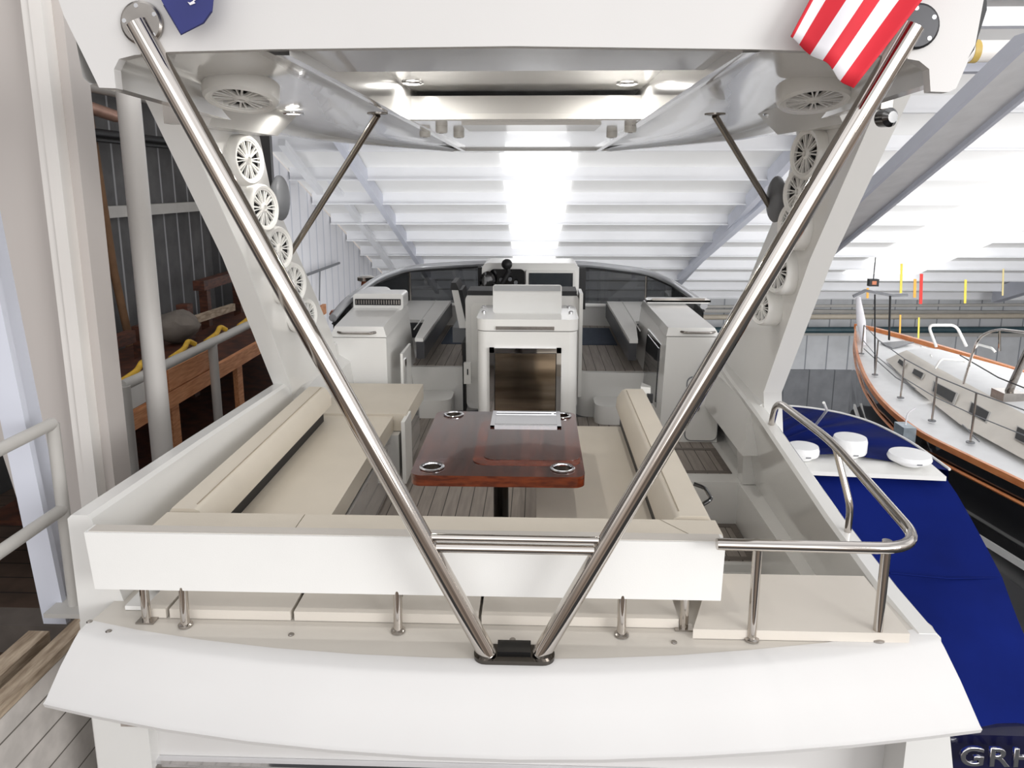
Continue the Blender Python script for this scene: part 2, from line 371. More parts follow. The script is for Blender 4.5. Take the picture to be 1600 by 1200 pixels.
# dock at left
ZD = .13
DX = -1.84
bm = box(N(), (DX - .075, .4, ZD - .035), (DX, 3.7, ZD)); 
tag(obj('timber_beam', bm, WOODW, bev=.01), 'weathered timber cap beam along the edge of the dock', 'timber')
bm = box(N(), (DX - .24, .4, ZD - .07), (DX - .15, 2.75, ZD - .02))
tag(obj('loose_plank', bm, WOODW, bev=.01), 'loose weathered plank lying beside the dock cap beam', 'plank')
bm = box(N(), (DX - .06, .4, -2.2), (DX + .0, 3.7, ZD - .038))
tag(obj('dock_fascia', bm, PLANK), 'grey painted plank siding below the dock cap beam', 'siding')
bm = box(N(), (DX - 2.6, 3.05, ZD - .34), (DX - .14, 3.2, ZD - .2))
tag(obj('cross_joist', bm, mat('grey_joist', srgb(92, 84, 78), .8, var=.3)), 'dark grey cross joist behind the dock handrail', 'joist')
bm = box(N(), (-4.88, .4, -.95), (DX - .55, 3.5, -.85)); box(bm, (-4.88, 3.8, -.95), (-2.5, 11, -.85))
tag(obj('lower_walkway', bm, stripes('brown_boards', srgb(84, 66, 54), srgb(24, 18, 14), 1, .2, .06, .8, .35, 6)), 'brown board walkway in shade left of the boat', 'walkway')
t = thing('dock_handrail', 'grey painted pipe handrail bolted on the dock at left', 'handrail', (-1.93, 3.2, ZD))
hx = -1.93; hy = 3.12
p0 = U(118, 950, z=ZD); hx, hy = p0.x, p0.y
zt = U(104, 662, y=hy).z; zm = U(115, 795, y=hy).z
obj('post', tube(N(), [(hx, hy, ZD), (hx, hy, zt)], .026), PIPEG, t)
obj('foot_plate', box(N(), (hx - .09, hy - .08, ZD), (hx + .07, hy + .06, ZD + .02)), PIPEG, t, bev=.004)
obj('top_rail', tube(N(), [(hx, hy, zt), (hx, .4, zt)], .026), PIPEG, t)
obj('middle_rail', tube(N(), [(hx, hy, zm), (hx, .4, zm)], .026), PIPEG, t)

# scaffold rail and workbench shelf beyond the gunwale
XS = -2.9
zr = U(280, 560, x=XS).z
t = thing('pipe_railing', 'grey pipe railing on posts in front of the timber shelving', 'railing', (XS, 5.1, -.85))
ya = U(190, 598, x=XS).y; yb = U(332, 540, x=XS).y
obj('top_pipe', tube(N(), [(XS, ya, zr), (XS, 9.5, zr)], .042), PIPEG, t)
for yy, r_ in ((ya, .055), (yb, .042)):
    obj('post', tube(N(), [(XS, yy, -.85), (XS, yy, zr)], r_), PIPEG, t)
for i, yy in enumerate((ya + .35, 6.1, 6.75, 7.5, 8.2)):
    bm = tube(N(), [(XS - .03, yy - .32, zr + .02), (XS - .02, yy - .1, zr + .05), (XS - .03, yy, zr + .1), (XS, yy + .06, zr + .055)], .022, fil=.05)
    tag(obj('yellow_strap', bm, YELL), ('yellow strap knotted over the pipe railing, %s from the round white post' % ('just left', 'first right', 'second right', 'third right', 'farthest right')[i]), 'strap', 'yellow straps on the pipe railing')
t = thing('timber_shelf', 'orange timber shelving frame beyond the port gunwale', 'shelving', (XS - .3, 6.5, -.85))
XT = XS - .10
def yz(px, py): q = U(px, py, x=XT); return q.y, q.z
zsh = zr - .36
obj('top_beam', box(N(), (XT - .05, 4.9, zsh - .07), (XT, 10.5, zsh + .07)), WOODO, t, bev=.006)
obj('lower_beam', box(N(), (XT - .05, 4.9, zsh - .80), (XT, 10.5, zsh - .68)), WOODO, t, bev=.006)
obj('board', box(N(), (XT - .05, 5.85, zsh + .08), (XT, 6.75, zsh + .26)), WOODO, t, bev=.006)
obj('board', box(N(), (XT - .05, 5.55, zsh + .08), (XT, 5.83, zsh + .28)), WOODO, t, bev=.006)
obj('shelf_board', box(N(), (XT - 1.0, 4.9, zsh - .68), (XT - .05, 10.5, zsh - .64)), WOODD, t)
obj('shelf_board', box(N(), (XT - 1.0, 4.9, zsh + .0), (XT - .05, 10.5, zsh + .04)), WOODD, t)
for yy in (5.2, 5.95, 7.35, 8.6):
    obj('upright', box(N(), (XT - .10, yy, -.85), (XT - .0505, yy + .13, zsh - .07)), WOODO, t, bev=.004)
t = thing('timber_rack', 'dark brown timber rack standing against the corrugated wall', 'rack', (-4.3, 7.2, -.85))
def post(x, y, z0, z1, s=.1, m=WOODD): return obj('post', box(N(), (x, y, z0), (x + s, y + s, z1)), m, t, bev=.005)
q = U(275, 480, x=-4.0); post(-4.0, q.y, -.85, U(285, 473, x=-4.0).z, .13)
q = U(205, 510, x=-4.1); post(-4.1, q.y, -.85, q.z, .13)
obj('rail', box(N(), (-4.05, 5.9, q.z - .12), (-3.95, 7.1, q.z)), WOODD, t, bev=.005)
q = U(310, 450, x=-4.1); post(-4.1, q.y, -.85, q.z, .1); post(-4.1, q.y + 1.0, -.85, q.z, .1)
obj('rail', box(N(), (-4.12, q.y - .1, q.z - .02), (-3.98, q.y + 1.6, q.z + .1)), WOODD, t, bev=.005)
zb = U(330, 520, x=-4.0).z
obj('deck_board', box(N(), (-4.6, 7.0, zb - .2), (-3.9, 10.9, zb)), WOODD, t, bev=.005)
obj('diagonal_board', loft(N(), [[Vector(p) + Vector(v) for v in ((0, 0, 0), (.05, 0, 0), (.05, 0, .09), (0, 0, .09))] for p in (U(297, 507, x=-3.85), U(362, 485, x=-3.85))]), WOODW, t)
bm = N(); bmesh.ops.create_icosphere(bm, subdivisions=3, radius=.3)
for v in bm.verts:
    v.co.x *= 1.0; v.co.z *= .55 + .1 * math.sin(v.co.x * 17); v.co += Vector((random.uniform(-1, 1), random.uniform(-1, 1), random.uniform(-1, 1))) * .012
q = U(268, 510, x=-4.0)
bmesh.ops.translate(bm, vec=(q.x, q.y, q.z), verts=bm.verts)
tag(obj('sack', bm, SACK), 'crumpled grey sack lying on the dark timber rack', 'sack')

tag(obj('white_board', box(N(), (XT - .04, 5.15, zsh + .09), (XT - .02, 5.52, zsh + .27)), WHITE), 'white board propped on the timber shelf left of the round post', 'board')
for i, (yy, xx, lab) in enumerate(((3.3, -3.3, 'dark brown timber post in the shade left of the leaning brace, thicker one'), (3.75, -3.95, 'dark brown timber post in the shade left of the leaning brace, thinner and farther one'))):
    tag(obj('timber_post', box(N(), (xx, yy, -.85), (xx + .16 - .06 * i, yy + .14, .9)), WOODD, bev=.006), lab, 'post')

# far pipes and hanging straps at right
for i, (z_, m_, r_, l_) in enumerate(((-2.25, PIPEG, .05, 'thin grey pipe along the far wall, uppermost of three'), (-2.62, mat('tan_pipe', srgb(196, 186, 170), .5, var=.1), .09, 'tan pipe along the far wall between two others'),
                               (-3.08, mat('teal_pipe', srgb(60, 84, 92), .4, var=.2), .11, 'dark teal pipe along the far wall, lowest of three'))):
    tag(obj('wall_pipe', tube(N(), [(4, 25.6, z_), (21, 25.6 - i * .15, z_ + .2)], r_), m_), l_, 'pipe')
def strap(px, py0, py1, m, w, lab, y=19.5):
    a = U(px, py0, y=y); b = U(px - (py1 - py0) * .03, py1, y=y)
    bm = loft(N(), [[q + Vector(v) for v in ((-w, 0, 0), (w, 0, 0), (w, .012, 0), (-w, .012, 0))] for q in (a, b)])
    tag(obj('hanging_strap', bm, m), lab, 'strap', 'straps hanging from the far roof beams')
strap(1409, 412, 458, ROPEY, .03, 'yellow strap hanging beside the black floodlight')
strap(1430, 436, 465, ROPEO, .035, 'short orange strap hanging left of the red strap')
strap(1440, 428, 475, ROPER, .04, 'red strap hanging from the far roof beams')
strap(1509, 437, 474, ROPEY, .03, 'yellow strap hanging right of the red strap, nearer to it than the pale one')
strap(1568, 420, 462, mat('pale_strap', srgb(222, 206, 150), .7, var=.1), .02, 'pale thin strap, rightmost of the hanging straps')
strap(1356, 450, 466, ROPEO, .03, 'small orange and white float hanging above the sailboat bow')
strap(1407, 492, 530, ROPEO, .02, 'yellow cord hanging low above the sailboat foredeck, left of its twin', 18.5)
strap(1436, 496, 536, ROPEY, .02, 'yellow cord hanging low above the sailboat foredeck, right of its twin', 18.5)
t = thing('floodlight', 'small black floodlight under the far roof beams', 'lamp', U(1366, 442, y=20.5))
q = U(1366, 442, y=20.5)
obj('housing', box(N(), (q.x - .13, q.y, q.z - .1), (q.x + .13, q.y + .15, q.z + .1)), BLACK, t, bev=.03)
obj('lens', box(N(), (q.x - .06, q.y - .01, q.z - .05), (q.x + .06, q.y, q.z + .05)), ORNG, t)
obj('bracket', tube(N(), [(q.x, q.y + .07, q.z + .1), (q.x, q.y + .07, ROOF(q.y) + .1)], .015), BLACK, t)

# big sloping steel beam at the right, pipe and beams beyond it
a = U(1640, 90, y=4.6); b = U(1290, 392, y=8.6)
t = thing('sloping_girder', 'large pale grey steel girder sloping down behind the starboard arch', 'girder', a)
d = (b - a).normalized(); s = d.cross(Vector((0, 1, .2))).normalized()
def gird(o0, w0, o1, w1): return loft(N(), [[q + s * o0 + Vector((0, o1, 0)), q + s * (o0 + w0) + Vector((0, o1, 0)), q + s * (o0 + w0) + Vector((0, o1 + w1, 0)), q + s * o0 + Vector((0, o1 + w1, 0))] for q in (a - d * .4, b + d * 1.5)])
obj('web', gird(-.24, .40, .1, .02), mat('grey_web', srgb(236, 236, 236), .5, var=.08), t)
obj('flange', gird(.15, .04, 0, .24), BEAMB, t)
obj('flange', gird(-.26, .04, 0, .24), BEAMB, t)
q = U(1560, 80, y=5.6)
t = thing('ceiling_pipe', 'white insulated pipe with yellow bands at the upper right', 'pipe', q)
obj('pipe_run', tube(N(), [(q.x - .9, q.y, q.z), (q.x + 2.2, q.y, q.z)], .075, seg=20), COLW, t)
for dx in (-.2, .12, .5, 1.1):
    obj('band', tube(N(), [(q.x + dx, q.y, q.z), (q.x + dx + .045, q.y, q.z)], .08, seg=20), mat('yellow_band', srgb(206, 176, 96), .5, var=.2), t)
q = U(1560, 28, y=6.2)
beam_thing('roof_beam', 'white crossbeam above the insulated pipe at the upper right', 'beam', (q.x - 1.0, q.y, q.z), (q.x + 2.5, q.y, q.z), .12, .14, BEAM)
q = U(1560, 104, y=6.2)
beam_thing('roof_beam', 'pale crossbeam directly below the insulated pipe at the upper right', 'beam', (q.x - 1.2, q.y, q.z), (q.x + 2.5, q.y, q.z), .14, .09, BEAMB)
# inclined brace, left
a = U(505, 262, y=15); b = U(612, 418, y=21)
beam_thing('roof_brace', 'thin white diagonal brace under the roof, left of the windshield', 'brace', a, b, .14, .12, BEAM)
a = U(440, 222, y=12.4); b = U(500, 300, y=15)
beam_thing('roof_brace', 'thin white diagonal brace beside the port arch speakers', 'brace', a, b, .12, .12, BEAM)
a = U(1225, 290, y=15); b = U(1062, 434, y=21)
beam_thing('roof_brace', 'thin white diagonal brace under the roof, right of the windshield', 'brace', a, b, .16, .12, BEAMB)
a = U(470, 433, x=-4.8); b = U(530, 411, x=-4.8)
bm = tube(N(), [a, b], .03); tube(bm, [U(500, 422, x=-4.8), U(499, 470, x=-4.8)], .015)
tag(obj('wall_bracket', bm, GREY), 'thin grey pole bracket on the white corrugated wall', 'bracket')

# ------------------------------------------------------------------ the yacht
Y = thing('motor_yacht', 'white motor yacht flybridge with hardtop, arches and windshield', 'yacht', (0, 5, 0))
# soles
obj('teak_sole', box(N(), (-1.5, 2.4, -.05), (.80, 6.1, 0)), TEAK, Y)
obj('teak_sole', box(N(), (.66, 4.87, -.05), (1.43, 5.5, .0)), TEAK, Y)
obj('gelcoat_sole', box(N(), (.64, 4.791, -.12), (1.60, 6.4, -.003)), GEL, Y)
obj('sole_border', prism(N(), [(.8, 4.87, .001), (1.43, 4.87, .001), (1.43, 5.36, .001), (.8, 5.36, .001), (.8, 5.32, .001), (1.385, 5.32, .001), (1.385, 4.91, .001), (.8, 4.91, .001)], (0, 0, .003)), TEAKE, Y)
obj('stair_riser', box(N(), (.76, 4.72, -.6), (1.45, 4.79, -.002)), GEL, Y, bev=.012)
obj('stair_tread', box(N(), (.76, 2.6, -.42), (1.435, 4.72, -.36)), GEL, Y)
obj('stair_step', box(N(), (.76, 4.18, -.36), (1.435, 4.72, -.31)), GEL, Y)
obj('stair_teak', box(N(), (.80, 4.22, -.31), (1.43, 4.71, -.302)), TEAK, Y)
obj('sole_border', prism(N(), [(.8, 4.66, -.301), (1.385, 4.66, -.301), (1.385, 4.26, -.301), (.8, 4.26, -.301), (.8, 4.22, -.301), (1.43, 4.22, -.301), (1.43, 4.71, -.301), (.8, 4.71, -.301)], (0, 0, .003)), TEAKE, Y)
ts = prism(N(), rrect(-1.4, 6.35, -.42, 9.1, .10, .37), (0, 0, -.40))
obj('raised_sole', ts, GEL, Y, bev=.015)
obj('raised_sole', prism(N(), rrect(.42, 6.2, 1.4, 9.1, .12, .37), (0, 0, -.40)), GEL, Y, bev=.015)
obj('center_sole', box(N(), (-.42, 6.9, 0), (.42, 9.1, .36)), GEL, Y)
obj('raised_teak', prism(N(), rrect(-1.06, 6.40, -.46, 8.35, .05, .371), (0, 0, .006)), TEAK, Y)
obj('raised_teak', prism(N(), rrect(.46, 6.26, 1.06, 8.35, .05, .371), (0, 0, .006)), TEAK, Y)
obj('step', prism(N(), rrect(-1.0, 6.02, -.66, 6.36, .09, .16), (0, 0, -.16)), GEL, Y, bev=.012)
obj('step', prism(N(), rrect(.56, 5.90, .88, 6.21, .09, .16), (0, 0, -.16)), GEL, Y, bev=.012)
# coamings
def coam(rows, s):
    secs = []
    for (y, xo, zt, xl, zl) in rows:
        secs.append([(xo + s * (.18 if s > 0 else 0), y, zl - .9), (xo, y, zt - .015), (xo - s * .015, y, zt), (xo - s * .075, y, zt), (xo - s * .09, y, zt - .015), (xl, y, zl), (xl, y, zl - .9)])
    return loft(N(), secs)
obj('coaming', coam([(2.44, -1.635, .79, -1.42, .30), (3.3, -1.62, .77, -1.42, .30), (4.6, -1.565, .75, -1.40, .32), (6.2, -1.60, .76, -1.46, .35), (8.4, -1.62, .78, -1.5, .4)], -1), GLOSS, Y, sharp=25)
obj('coaming', coam([(2.33, 1.465, .454, 1.39, .40), (2.62, 1.46, .465, 1.42, .2), (3.15, 1.465, .50, 1.51, -.02), (4.25, 1.475, .62, 1.53, -.02), (5.0, 1.49, .66, 1.55, -.02), (5.6, 1.52, .69, 1.56, -.02), (6.4, 1.58, .72, 1.52, .3), (8.4, 1.62, .78, 1.5, .4)], 1), GLOSS, Y, sharp=25)
obj('inner_ledge', loft(N(), [[(1.435, y, -.7), (1.435, y, -.004), (1.58, y, -.004), (1.58, y, -.7)] for y in (2.7, 4.79)]), GEL, Y, bev=.01)
obj('bulkhead_fin', hexa(N(), [(1.45, 4.68, -.0), (1.56, 4.68, -.0), (1.56, 4.80, -.0), (1.45, 4.80, -.0), (1.405, 4.60, .60), (1.46, 4.60, .60), (1.46, 4.80, .60), (1.405, 4.80, .60)]), GEL, Y, bev=.008)
obj('side_shelf', box(N(), (-1.44, 2.45, .2), (-1.36, 5.4, .32)), GEL, Y)
# aft deck slab and drooping overhang
top_px = [(125, 985), (200, 1001), (300, 1017), (420, 1031), (550, 1041), (680, 1047), (800, 1049), (930, 1048), (1060, 1043), (1180, 1034), (1300, 1022), (1400, 1008), (1466, 995)]
low_px = [(67, 1100), (150, 1119), (255, 1139), (385, 1158), (520, 1172), (660, 1182), (800, 1187), (940, 1187), (1080, 1182), (1210, 1174), (1330, 1164), (1440, 1152), (1535, 1140)]
top = [U(px, py, z=.45) for px, py in top_px]; low = [U(px, py, z=.30) for px, py in low_px]
bm = N(); fr = [Vector((-1.50, 2.36, .45)), Vector((-1.46, 2.9, .45)), Vector((.66, 2.9, .45)), Vector((.66, 2.635, .45)), Vector((1.41, 2.635, .45)), Vector((1.46, 2.38, .45))]
prism(bm, [Vector(p) for p in top] + fr[::-1], (0, 0, -.12))
obj('aft_deck', bm, DECKM, Y)
def mid(a, b, t_, out): return a.lerp(b, t_) + Vector((0, -out, out))
secs = []
for a, b in zip(top, low):
    secs.append([a + Vector((0, .06, .0015)), a + Vector((0, -.004, .0015)), a + Vector((0, -.02, -.006)), a.lerp(b, .12) + Vector((0, -.006, .004)), a.lerp(b, .5) + Vector((0, -.006, .006)), b + Vector((0, .014, .004)), b, b + Vector((0, .006, -.016)), b + Vector((0, .05, -.02)), a + Vector((0, .06, -.10))])
obj('overhang', loft(N(), secs), GELM, Y, sharp=50)
for px, py in ((455, 992), (1053, 1004), (140, 972), (170, 987), (801, 1000)):
    q = U(px, py, z=.45)
    obj('deck_fitting', lathe(N(), [(.0105, 0), (.0105, .003), (.008, .005)], q, seg=16), STEELB, Y)
# cabin wall below the overhang
bm = N()
prism(bm, [(-1.68, 2.5, .32), (-1.68, 2.5, -1.2), (1.44, 2.5, -1.2), (1.44, 2.5, .32)], (0, .12, 0))
obj('cabin_wall', bm, GELM, Y)
hexa_b = hexa(N(), [(1.44, 2.5, -1.2), (1.56, 2.62, -1.2), (1.56, 2.75, -1.2), (1.40, 2.62, -1.2), (1.44, 2.5, .32), (1.56, 2.62, .32), (1.56, 2.75, .32), (1.40, 2.62, .32)])
obj('cabin_corner', hexa_b, GELM, Y)
obj('side_post', box(N(), (1.62, 2.6, -1.4), (1.68, 2.75, .1)), WHITE, Y, bev=.01)
q = U(160, 1180, y=2.49)
fw = obj('cabin_window', prism(N(), rrect_xz(q.x, q.z - .8, 1.1, q.z, .04, 2.47), (0, .028, 0)), CHROME, Y, bev=.01, label='chrome framed cabin window')
obj('pane', prism(N(), rrect_xz(q.x + .05, q.z - .75, 1.05, q.z - .045, .03, 2.455), (0, .015, 0)), BLKG, fw)
obj('window_bead', prism(N(), rrect_xz(q.x + .025, q.z - .775, 1.075, q.z - .022, .035, 2.463), (0, .008, 0)), STEELB, fw)

# hardtop ------------------------------------------------------------
YF = 2.1
fpx = [(92, -60), (90, -4), (100, 25), (155, 137), (181, 138), (178, 108), (186, 92), (210, 86), (265, 81), (420, 77), (800, 72), (1180, 77), (1330, 82), (1400, 89), (1436, 95), (1452, 108), (1454, 143), (1482, 144), (1494, 138), (1524, 70), (1537, 0), (1537, -60)]
obj('hardtop_fascia', prism(N(), [U(px, py, y=YF) for px, py in fpx], (0, .035, 0)), GELM, Y, bev=.006, seg=2, sharp=20)
obj('rub_strip', prism(N(), [U(px, py, y=YF) for px, py in ((1537, -60), (1541, -60), (1542, 15), (1522, 78), (1512, 92), (1524, 70), (1537, 0))], (0, .03, 0)), BLACK, Y)
wf = [(2.12, 1.22, 2.245, 2.35), (2.6, 1.24, 2.235, 2.35), (3.2, 1.32, 2.24, 2.345), (3.66, 1.37, 2.245, 2.34), (4.4, 1.44, 2.25, 2.335), (5.1, 1.45, 2.26, 2.33), (6.0, 1.3, 2.275, 2.32), (6.6, 1.12, 2.28, 2.315), (7.3, .85, 2.285, 2.31)]
for s in (-1, 1):
    secs = []
    for (y, w, zs, zc) in wf:
        xi = .62 * (1 if y < 4.2 else max(.0, .62 - (y - 4.2) * .0) / .62)
        secs.append([(s * w, y, zs + .14), (s * (w - .01), y, zs + .02), (s * (w - .03), y, zs), (s * (w - .06), y, zs + .004), (s * (w - .072), y, zs + .04), (s * (w - .09), y, zc - .03), (s * (w - .15), y, zc - .012), (s * max(w - .3, xi + .13), y, zc - .004), (s * (xi + .10), y, zc), (s * (xi + .04), y, zc - .03), (s * xi, y, zc - .03), (s * xi, y, zc + .14)])
    obj('underside_panel', loft(N(), secs, closed=False), GLOSS, Y, sharp=50)
cz = 2.345
obj('underside_center', hexa(N(), [(-.62, 2.12, 2.35), (.62, 2.12, 2.35), (.62, 2.60, cz), (-.62, 2.60, cz), (-.62, 2.12, 2.46), (.62, 2.12, 2.46), (.62, 2.60, 2.47), (-.62, 2.60, 2.47)]), GLOSS, Y, bev=.01)
obj('underside_center', hexa(N(), [(-.66, 4.14, 2.31), (.66, 4.14, 2.31), (.62, 7.3, 2.305), (-.62, 7.3, 2.305), (-.66, 4.14, 2.44), (.66, 4.14, 2.44), (.62, 7.3, 2.40), (-.62, 7.3, 2.40)]), GLOSS, Y, bev=.008)
obj('front_lip', prism(N(), [(-.86, 7.28, 2.285), (-.7, 7.6, 2.285), (0, 7.75, 2.285), (.7, 7.6, 2.285), (.86, 7.28, 2.285)], (0, 0, .10)), GLOSS, Y, bev=.01)
obj('recess_ceiling', box(N(), (-.64, 2.55, 2.47), (.64, 4.2, 2.49)), mat('recess_liner', srgb(190, 188, 184), .2, coat=.5, var=.03), Y)
top_out = [(s_ * w, y) for s_, rng in ((-1, wf), (1, wf[::-1])) for (y, w, _, _) in rng]
obj('hardtop_roof', prism(N(), [(x, y, 2.50) for x, y in top_out], (0, 0, .06)), GELM, Y)
obj('inner_trim', box(N(), (-.66, 4.11, 2.315), (.66, 4.145, 2.345)), WHITE, Y, bev=.006)
hp = obj('hatch_panel', box(N(), (-.36, 4.25, 2.295), (.42, 4.75, 2.311)), WHITE, Y, bev=.005)
# arches
for s in (-1, 1):
    prof = [(3.02, 2.31), (3.64, 1.61), (4.40, .72), (4.42, .45), (5.7, .45), (5.25, .9), (4.66, 1.37), (4.08, 1.93), (3.92, 2.31)]
    def tx(y, z, inner): 
        base = 1.40 + .10 * max(0, min(1, (1.2 - z) / .8))
        return s * (base - .0 if inner else base + .11)
    bm = N(); A = [bm.verts.new((tx(y, z, 1), y, z)) for y, z in prof]; B = [bm.verts.new((tx(y, z, 0), y - .0, z)) for y, z in prof]
    n_ = len(A); bm.faces.new(A); bm.faces.new(B[::-1])
    for i in range(n_): bm.faces.new((A[i], B[i], B[(i + 1) % n_], A[(i + 1) % n_]))
    obj('arch_pillar', bm, GEL, Y, bev=.015, sharp=40)
    obj('pillar_head', hexa(N(), [(s * 1.30, 3.12, 2.21), (s * 1.49, 3.12, 2.21), (s * 1.49, 3.95, 2.22), (s * 1.30, 3.95, 2.22), (s * 1.18, 3.0, 2.335), (s * 1.30, 3.0, 2.335), (s * 1.36, 4.0, 2.335), (s * 1.2, 4.0, 2.335)]), GEL, Y, bev=.015)
    obj('pillar_foot', loft(N(), [[(s * 1.36, y, .3), (s * 1.40, y, .6), (s * 1.56, y, .70), (s * 1.56, y, .3)] for y in (4.42, 5.6)]), GLOSS, Y, bev=.01)

# windshield
wt = [(520, 497, -1.6), (540, 472, -1.58), (590, 435, -1.53)]
Lr = [U(px, py, x=x) for px, py, x in wt] + [U(640, 418, y=8.2), U(752, 411, y=8.3)]
Rr = [U(1100, 478, x=1.6), U(1085, 465, x=1.6), U(1050, 441, x=1.52)] + [U(1010, 424, y=8.2), U(905, 411, y=8.3)]
wsh = N(); cap = [Vector(p) for p in Lr] + [Vector(p) for p in Rr[::-1]]
tube(wsh, fillet(cap, .3), .034)
WS = obj('windshield_frame', wsh, mat('silver_frame', srgb(196, 198, 202), .25, metal=.5, var=.05), Y)
def down(p, z): return Vector((p.x, p.y - .0, z))
for side in (Lr, Rr):
    a, b, c, d, e = side
    for (p, q) in ((a, b), (b, c), (c, d), (d, e)):
        zb0 = .62
        bm = N(); vs = [down(p, zb0), down(q, zb0), q, p]
        prism(bm, vs, (0, .012, 0)); obj('pane', bm, TINT, WS)
    bm = tube(N(), [d, down(d, .6)], .013); obj('mullion', bm, STEEL, WS)
    bm = tube(N(), [Vector((p.x, p.y, .62)) for p in side], .025); obj('lower_frame', bm, WHITE, WS)
    obj('black_seal', tube(N(), [p + Vector((0, -.01, -.045)) for p in side], .009, seg=6), BLACK, WS)
for s in (-1, 1):
    pts = [(s * .5, 8.35, .3), (s * 1.42, 8.25, .3), (s * 1.6, 7.6, .3), (s * 1.62, 6.0, .3), (s * 1.7, 6.0, .3), (s * 1.7, 8.6, .3), (s * .5, 8.7, .3)]
    obj('dash_shelf', prism(N(), pts, (0, 0, .31)), GEL, Y, bev=.01)
# helm pod between the windshield halves
pod = obj('helm_pod', prism(N(), [(q[0], 7.55, q[2]) for q in rrect_xz(-.50, .4, .50, U(830, 411, y=7.55).z, .07, 0)], (0, .5, 0)), GEL, Y, bev=.012)
for s in (-1, 1):
    a = U(752 if s < 0 else 909, 440, y=7.56)
    obj('black_pillar', box(N(), (a.x - (.0 if s > 0 else .07), 8.0, .62), (a.x + (.07 if s > 0 else 0), 8.05, 1.08)), BLACK, Y)

# ------------------------------------------------------------------ things on the yacht
# hardtop lights
def lamp_thing(px, py, z, label, slot=False):
    q = U(px, py, z=z)
    t = thing('recessed_light', label, 'light', q, 'recessed lights in the hardtop underside')
    obj('trim_ring', lathe(N(), [(.034, 0), (.055, 0), (.055, -.006), (.045, -.010), (.034, -.008)], (0, 0, 0), seg=24, capend=False), CHROME, t, local=True)
    obj('lens', lathe(N(), [(.036, -.0065), (.036, -.003)], (0, 0, 0), seg=24), LAMPM, t, local=True)
    ld_ = bpy.data.lights.new('led_light', 'AREA'); ld_.shape = 'DISK'; ld_.size = .07; ld_.energy = 5.5 if 'recess,' in label else 2.6; ld_.color = (1, .97, .92)
    lo = bpy.data.objects.new('led_light', ld_); COL.objects.link(lo); lo.parent = t; lo.location = (0, 0, -.014)
lamp_thing(645, 129, 2.468, 'lit recessed light in the hardtop recess, port side')
lamp_thing(980, 130, 2.468, 'lit recessed light in the hardtop recess, starboard side')
lamp_thing(458, 176, 2.318, 'lit recessed light near the port arch')
lamp_thing(1210, 178, 2.318, 'lit recessed light near the starboard arch')
for i, (px, py, side) in enumerate(((664, 207, 'outermost of the port three'), (690, 200, 'middle of the port three'), (717, 208, 'innermost of the port three'), (985, 199, 'outer of the starboard pair'), (956, 208, 'inner of the starboard pair'))):
    q = U(px, py, z=2.30)
    t = thing('ceiling_downlight', 'small round white downlight under the hardtop, ' + side, 'light', q, 'round white downlights under the hardtop')
    obj('cup', lathe(N(), [(.036, .01), (.036, -.022), (.030, -.03), (.016, -.03)], (0, 0, 0), seg=20), WHITE, t, local=True)
    obj('bulb', lathe(N(), [(.014, -.033), (.016, -.027)], (0, 0, 0), seg=16), STEELB, t, local=True)

# speakers
def speaker(loc, nrm, r, label, group, depth=.05):
    t = thing('speaker', label, 'speaker', loc, group, rot=zto(nrm).to_euler())
    obj('housing', lathe(N(), [(r * 1.0, -depth), (r * 1.0, -.01), (r * .97, .012), (r * .90, .022), (r * .80, .018), (r * .78, -.012), (r * .0 + .001, -.012)], seg=40), WHITE, t, local=True)
    obj('cone', lathe(N(), [(r * .775, -.011), (r * .775, -.006), (.001, -.006)], seg=32), BLACK, t, local=True)
    bm = N()
    for k in range(10):
        a0 = 2 * PI * k / 10
        for da, w in ((-.10, .034), (.12, .022)):
            a1 = a0 + da; u = Vector((math.cos(a1), math.sin(a1), 0)); v = Vector((-u.y, u.x, 0))
            p = u * r * .2; q = u * r * .79; h = w * r
            prism(bm, [p - v * h * .7 + Vector((0, 0, 0)), q - v * h, q + v * h, p + v * h * .7], (0, 0, .012))
    lathe(bm, [(r * .80, 0), (r * .80, .016), (r * .73, .014), (r * .73, 0)], seg=32, capend=False)
    lathe(bm, [(r * .22, 0), (r * .22, .012), (r * .12, .018), (r * .12, .004)], seg=20)
    obj('grille', bm, WHITE, t, local=True)
    return t
GL = 'round arch speakers'
Ls = [(385, 250, 'topmost'), (410, 325, 'second from top'), (434, 388, 'third from top'), (457, 442, 'fourth from top'), (478, 492, 'lowest')]
Rs = [(1262, 240, 'topmost'), (1240, 352, 'third from top'), (1217, 424, 'fourth from top'), (1192, 480, 'lowest'), (1240, 300, 'second from top')]
for s, lst, sd in ((-1, Ls, 'port'), (1, Rs, 'starboard')):
    for px, py, w in lst:
        if s > 0 and w.startswith('second'): px, py = 1250, 300
        q = U(px, py, x=s * (1.345 - .0))
        rr_ = .124 if w != 'lowest' else .105
        speaker(q, (-s, -.25, .05), rr_, 'round white speaker on the %s arch, %s of five' % (sd, w), GL, .07)
for px, py, sd in ((377, 150, 'port'), (1272, 152, 'starboard')):
    q = U(px, py, z=2.285)
    t = speaker(q, (0, -.26, -1), .135, 'large round white speaker facing down under the hardtop by the %s arch' % sd, 'hardtop speakers', .045)

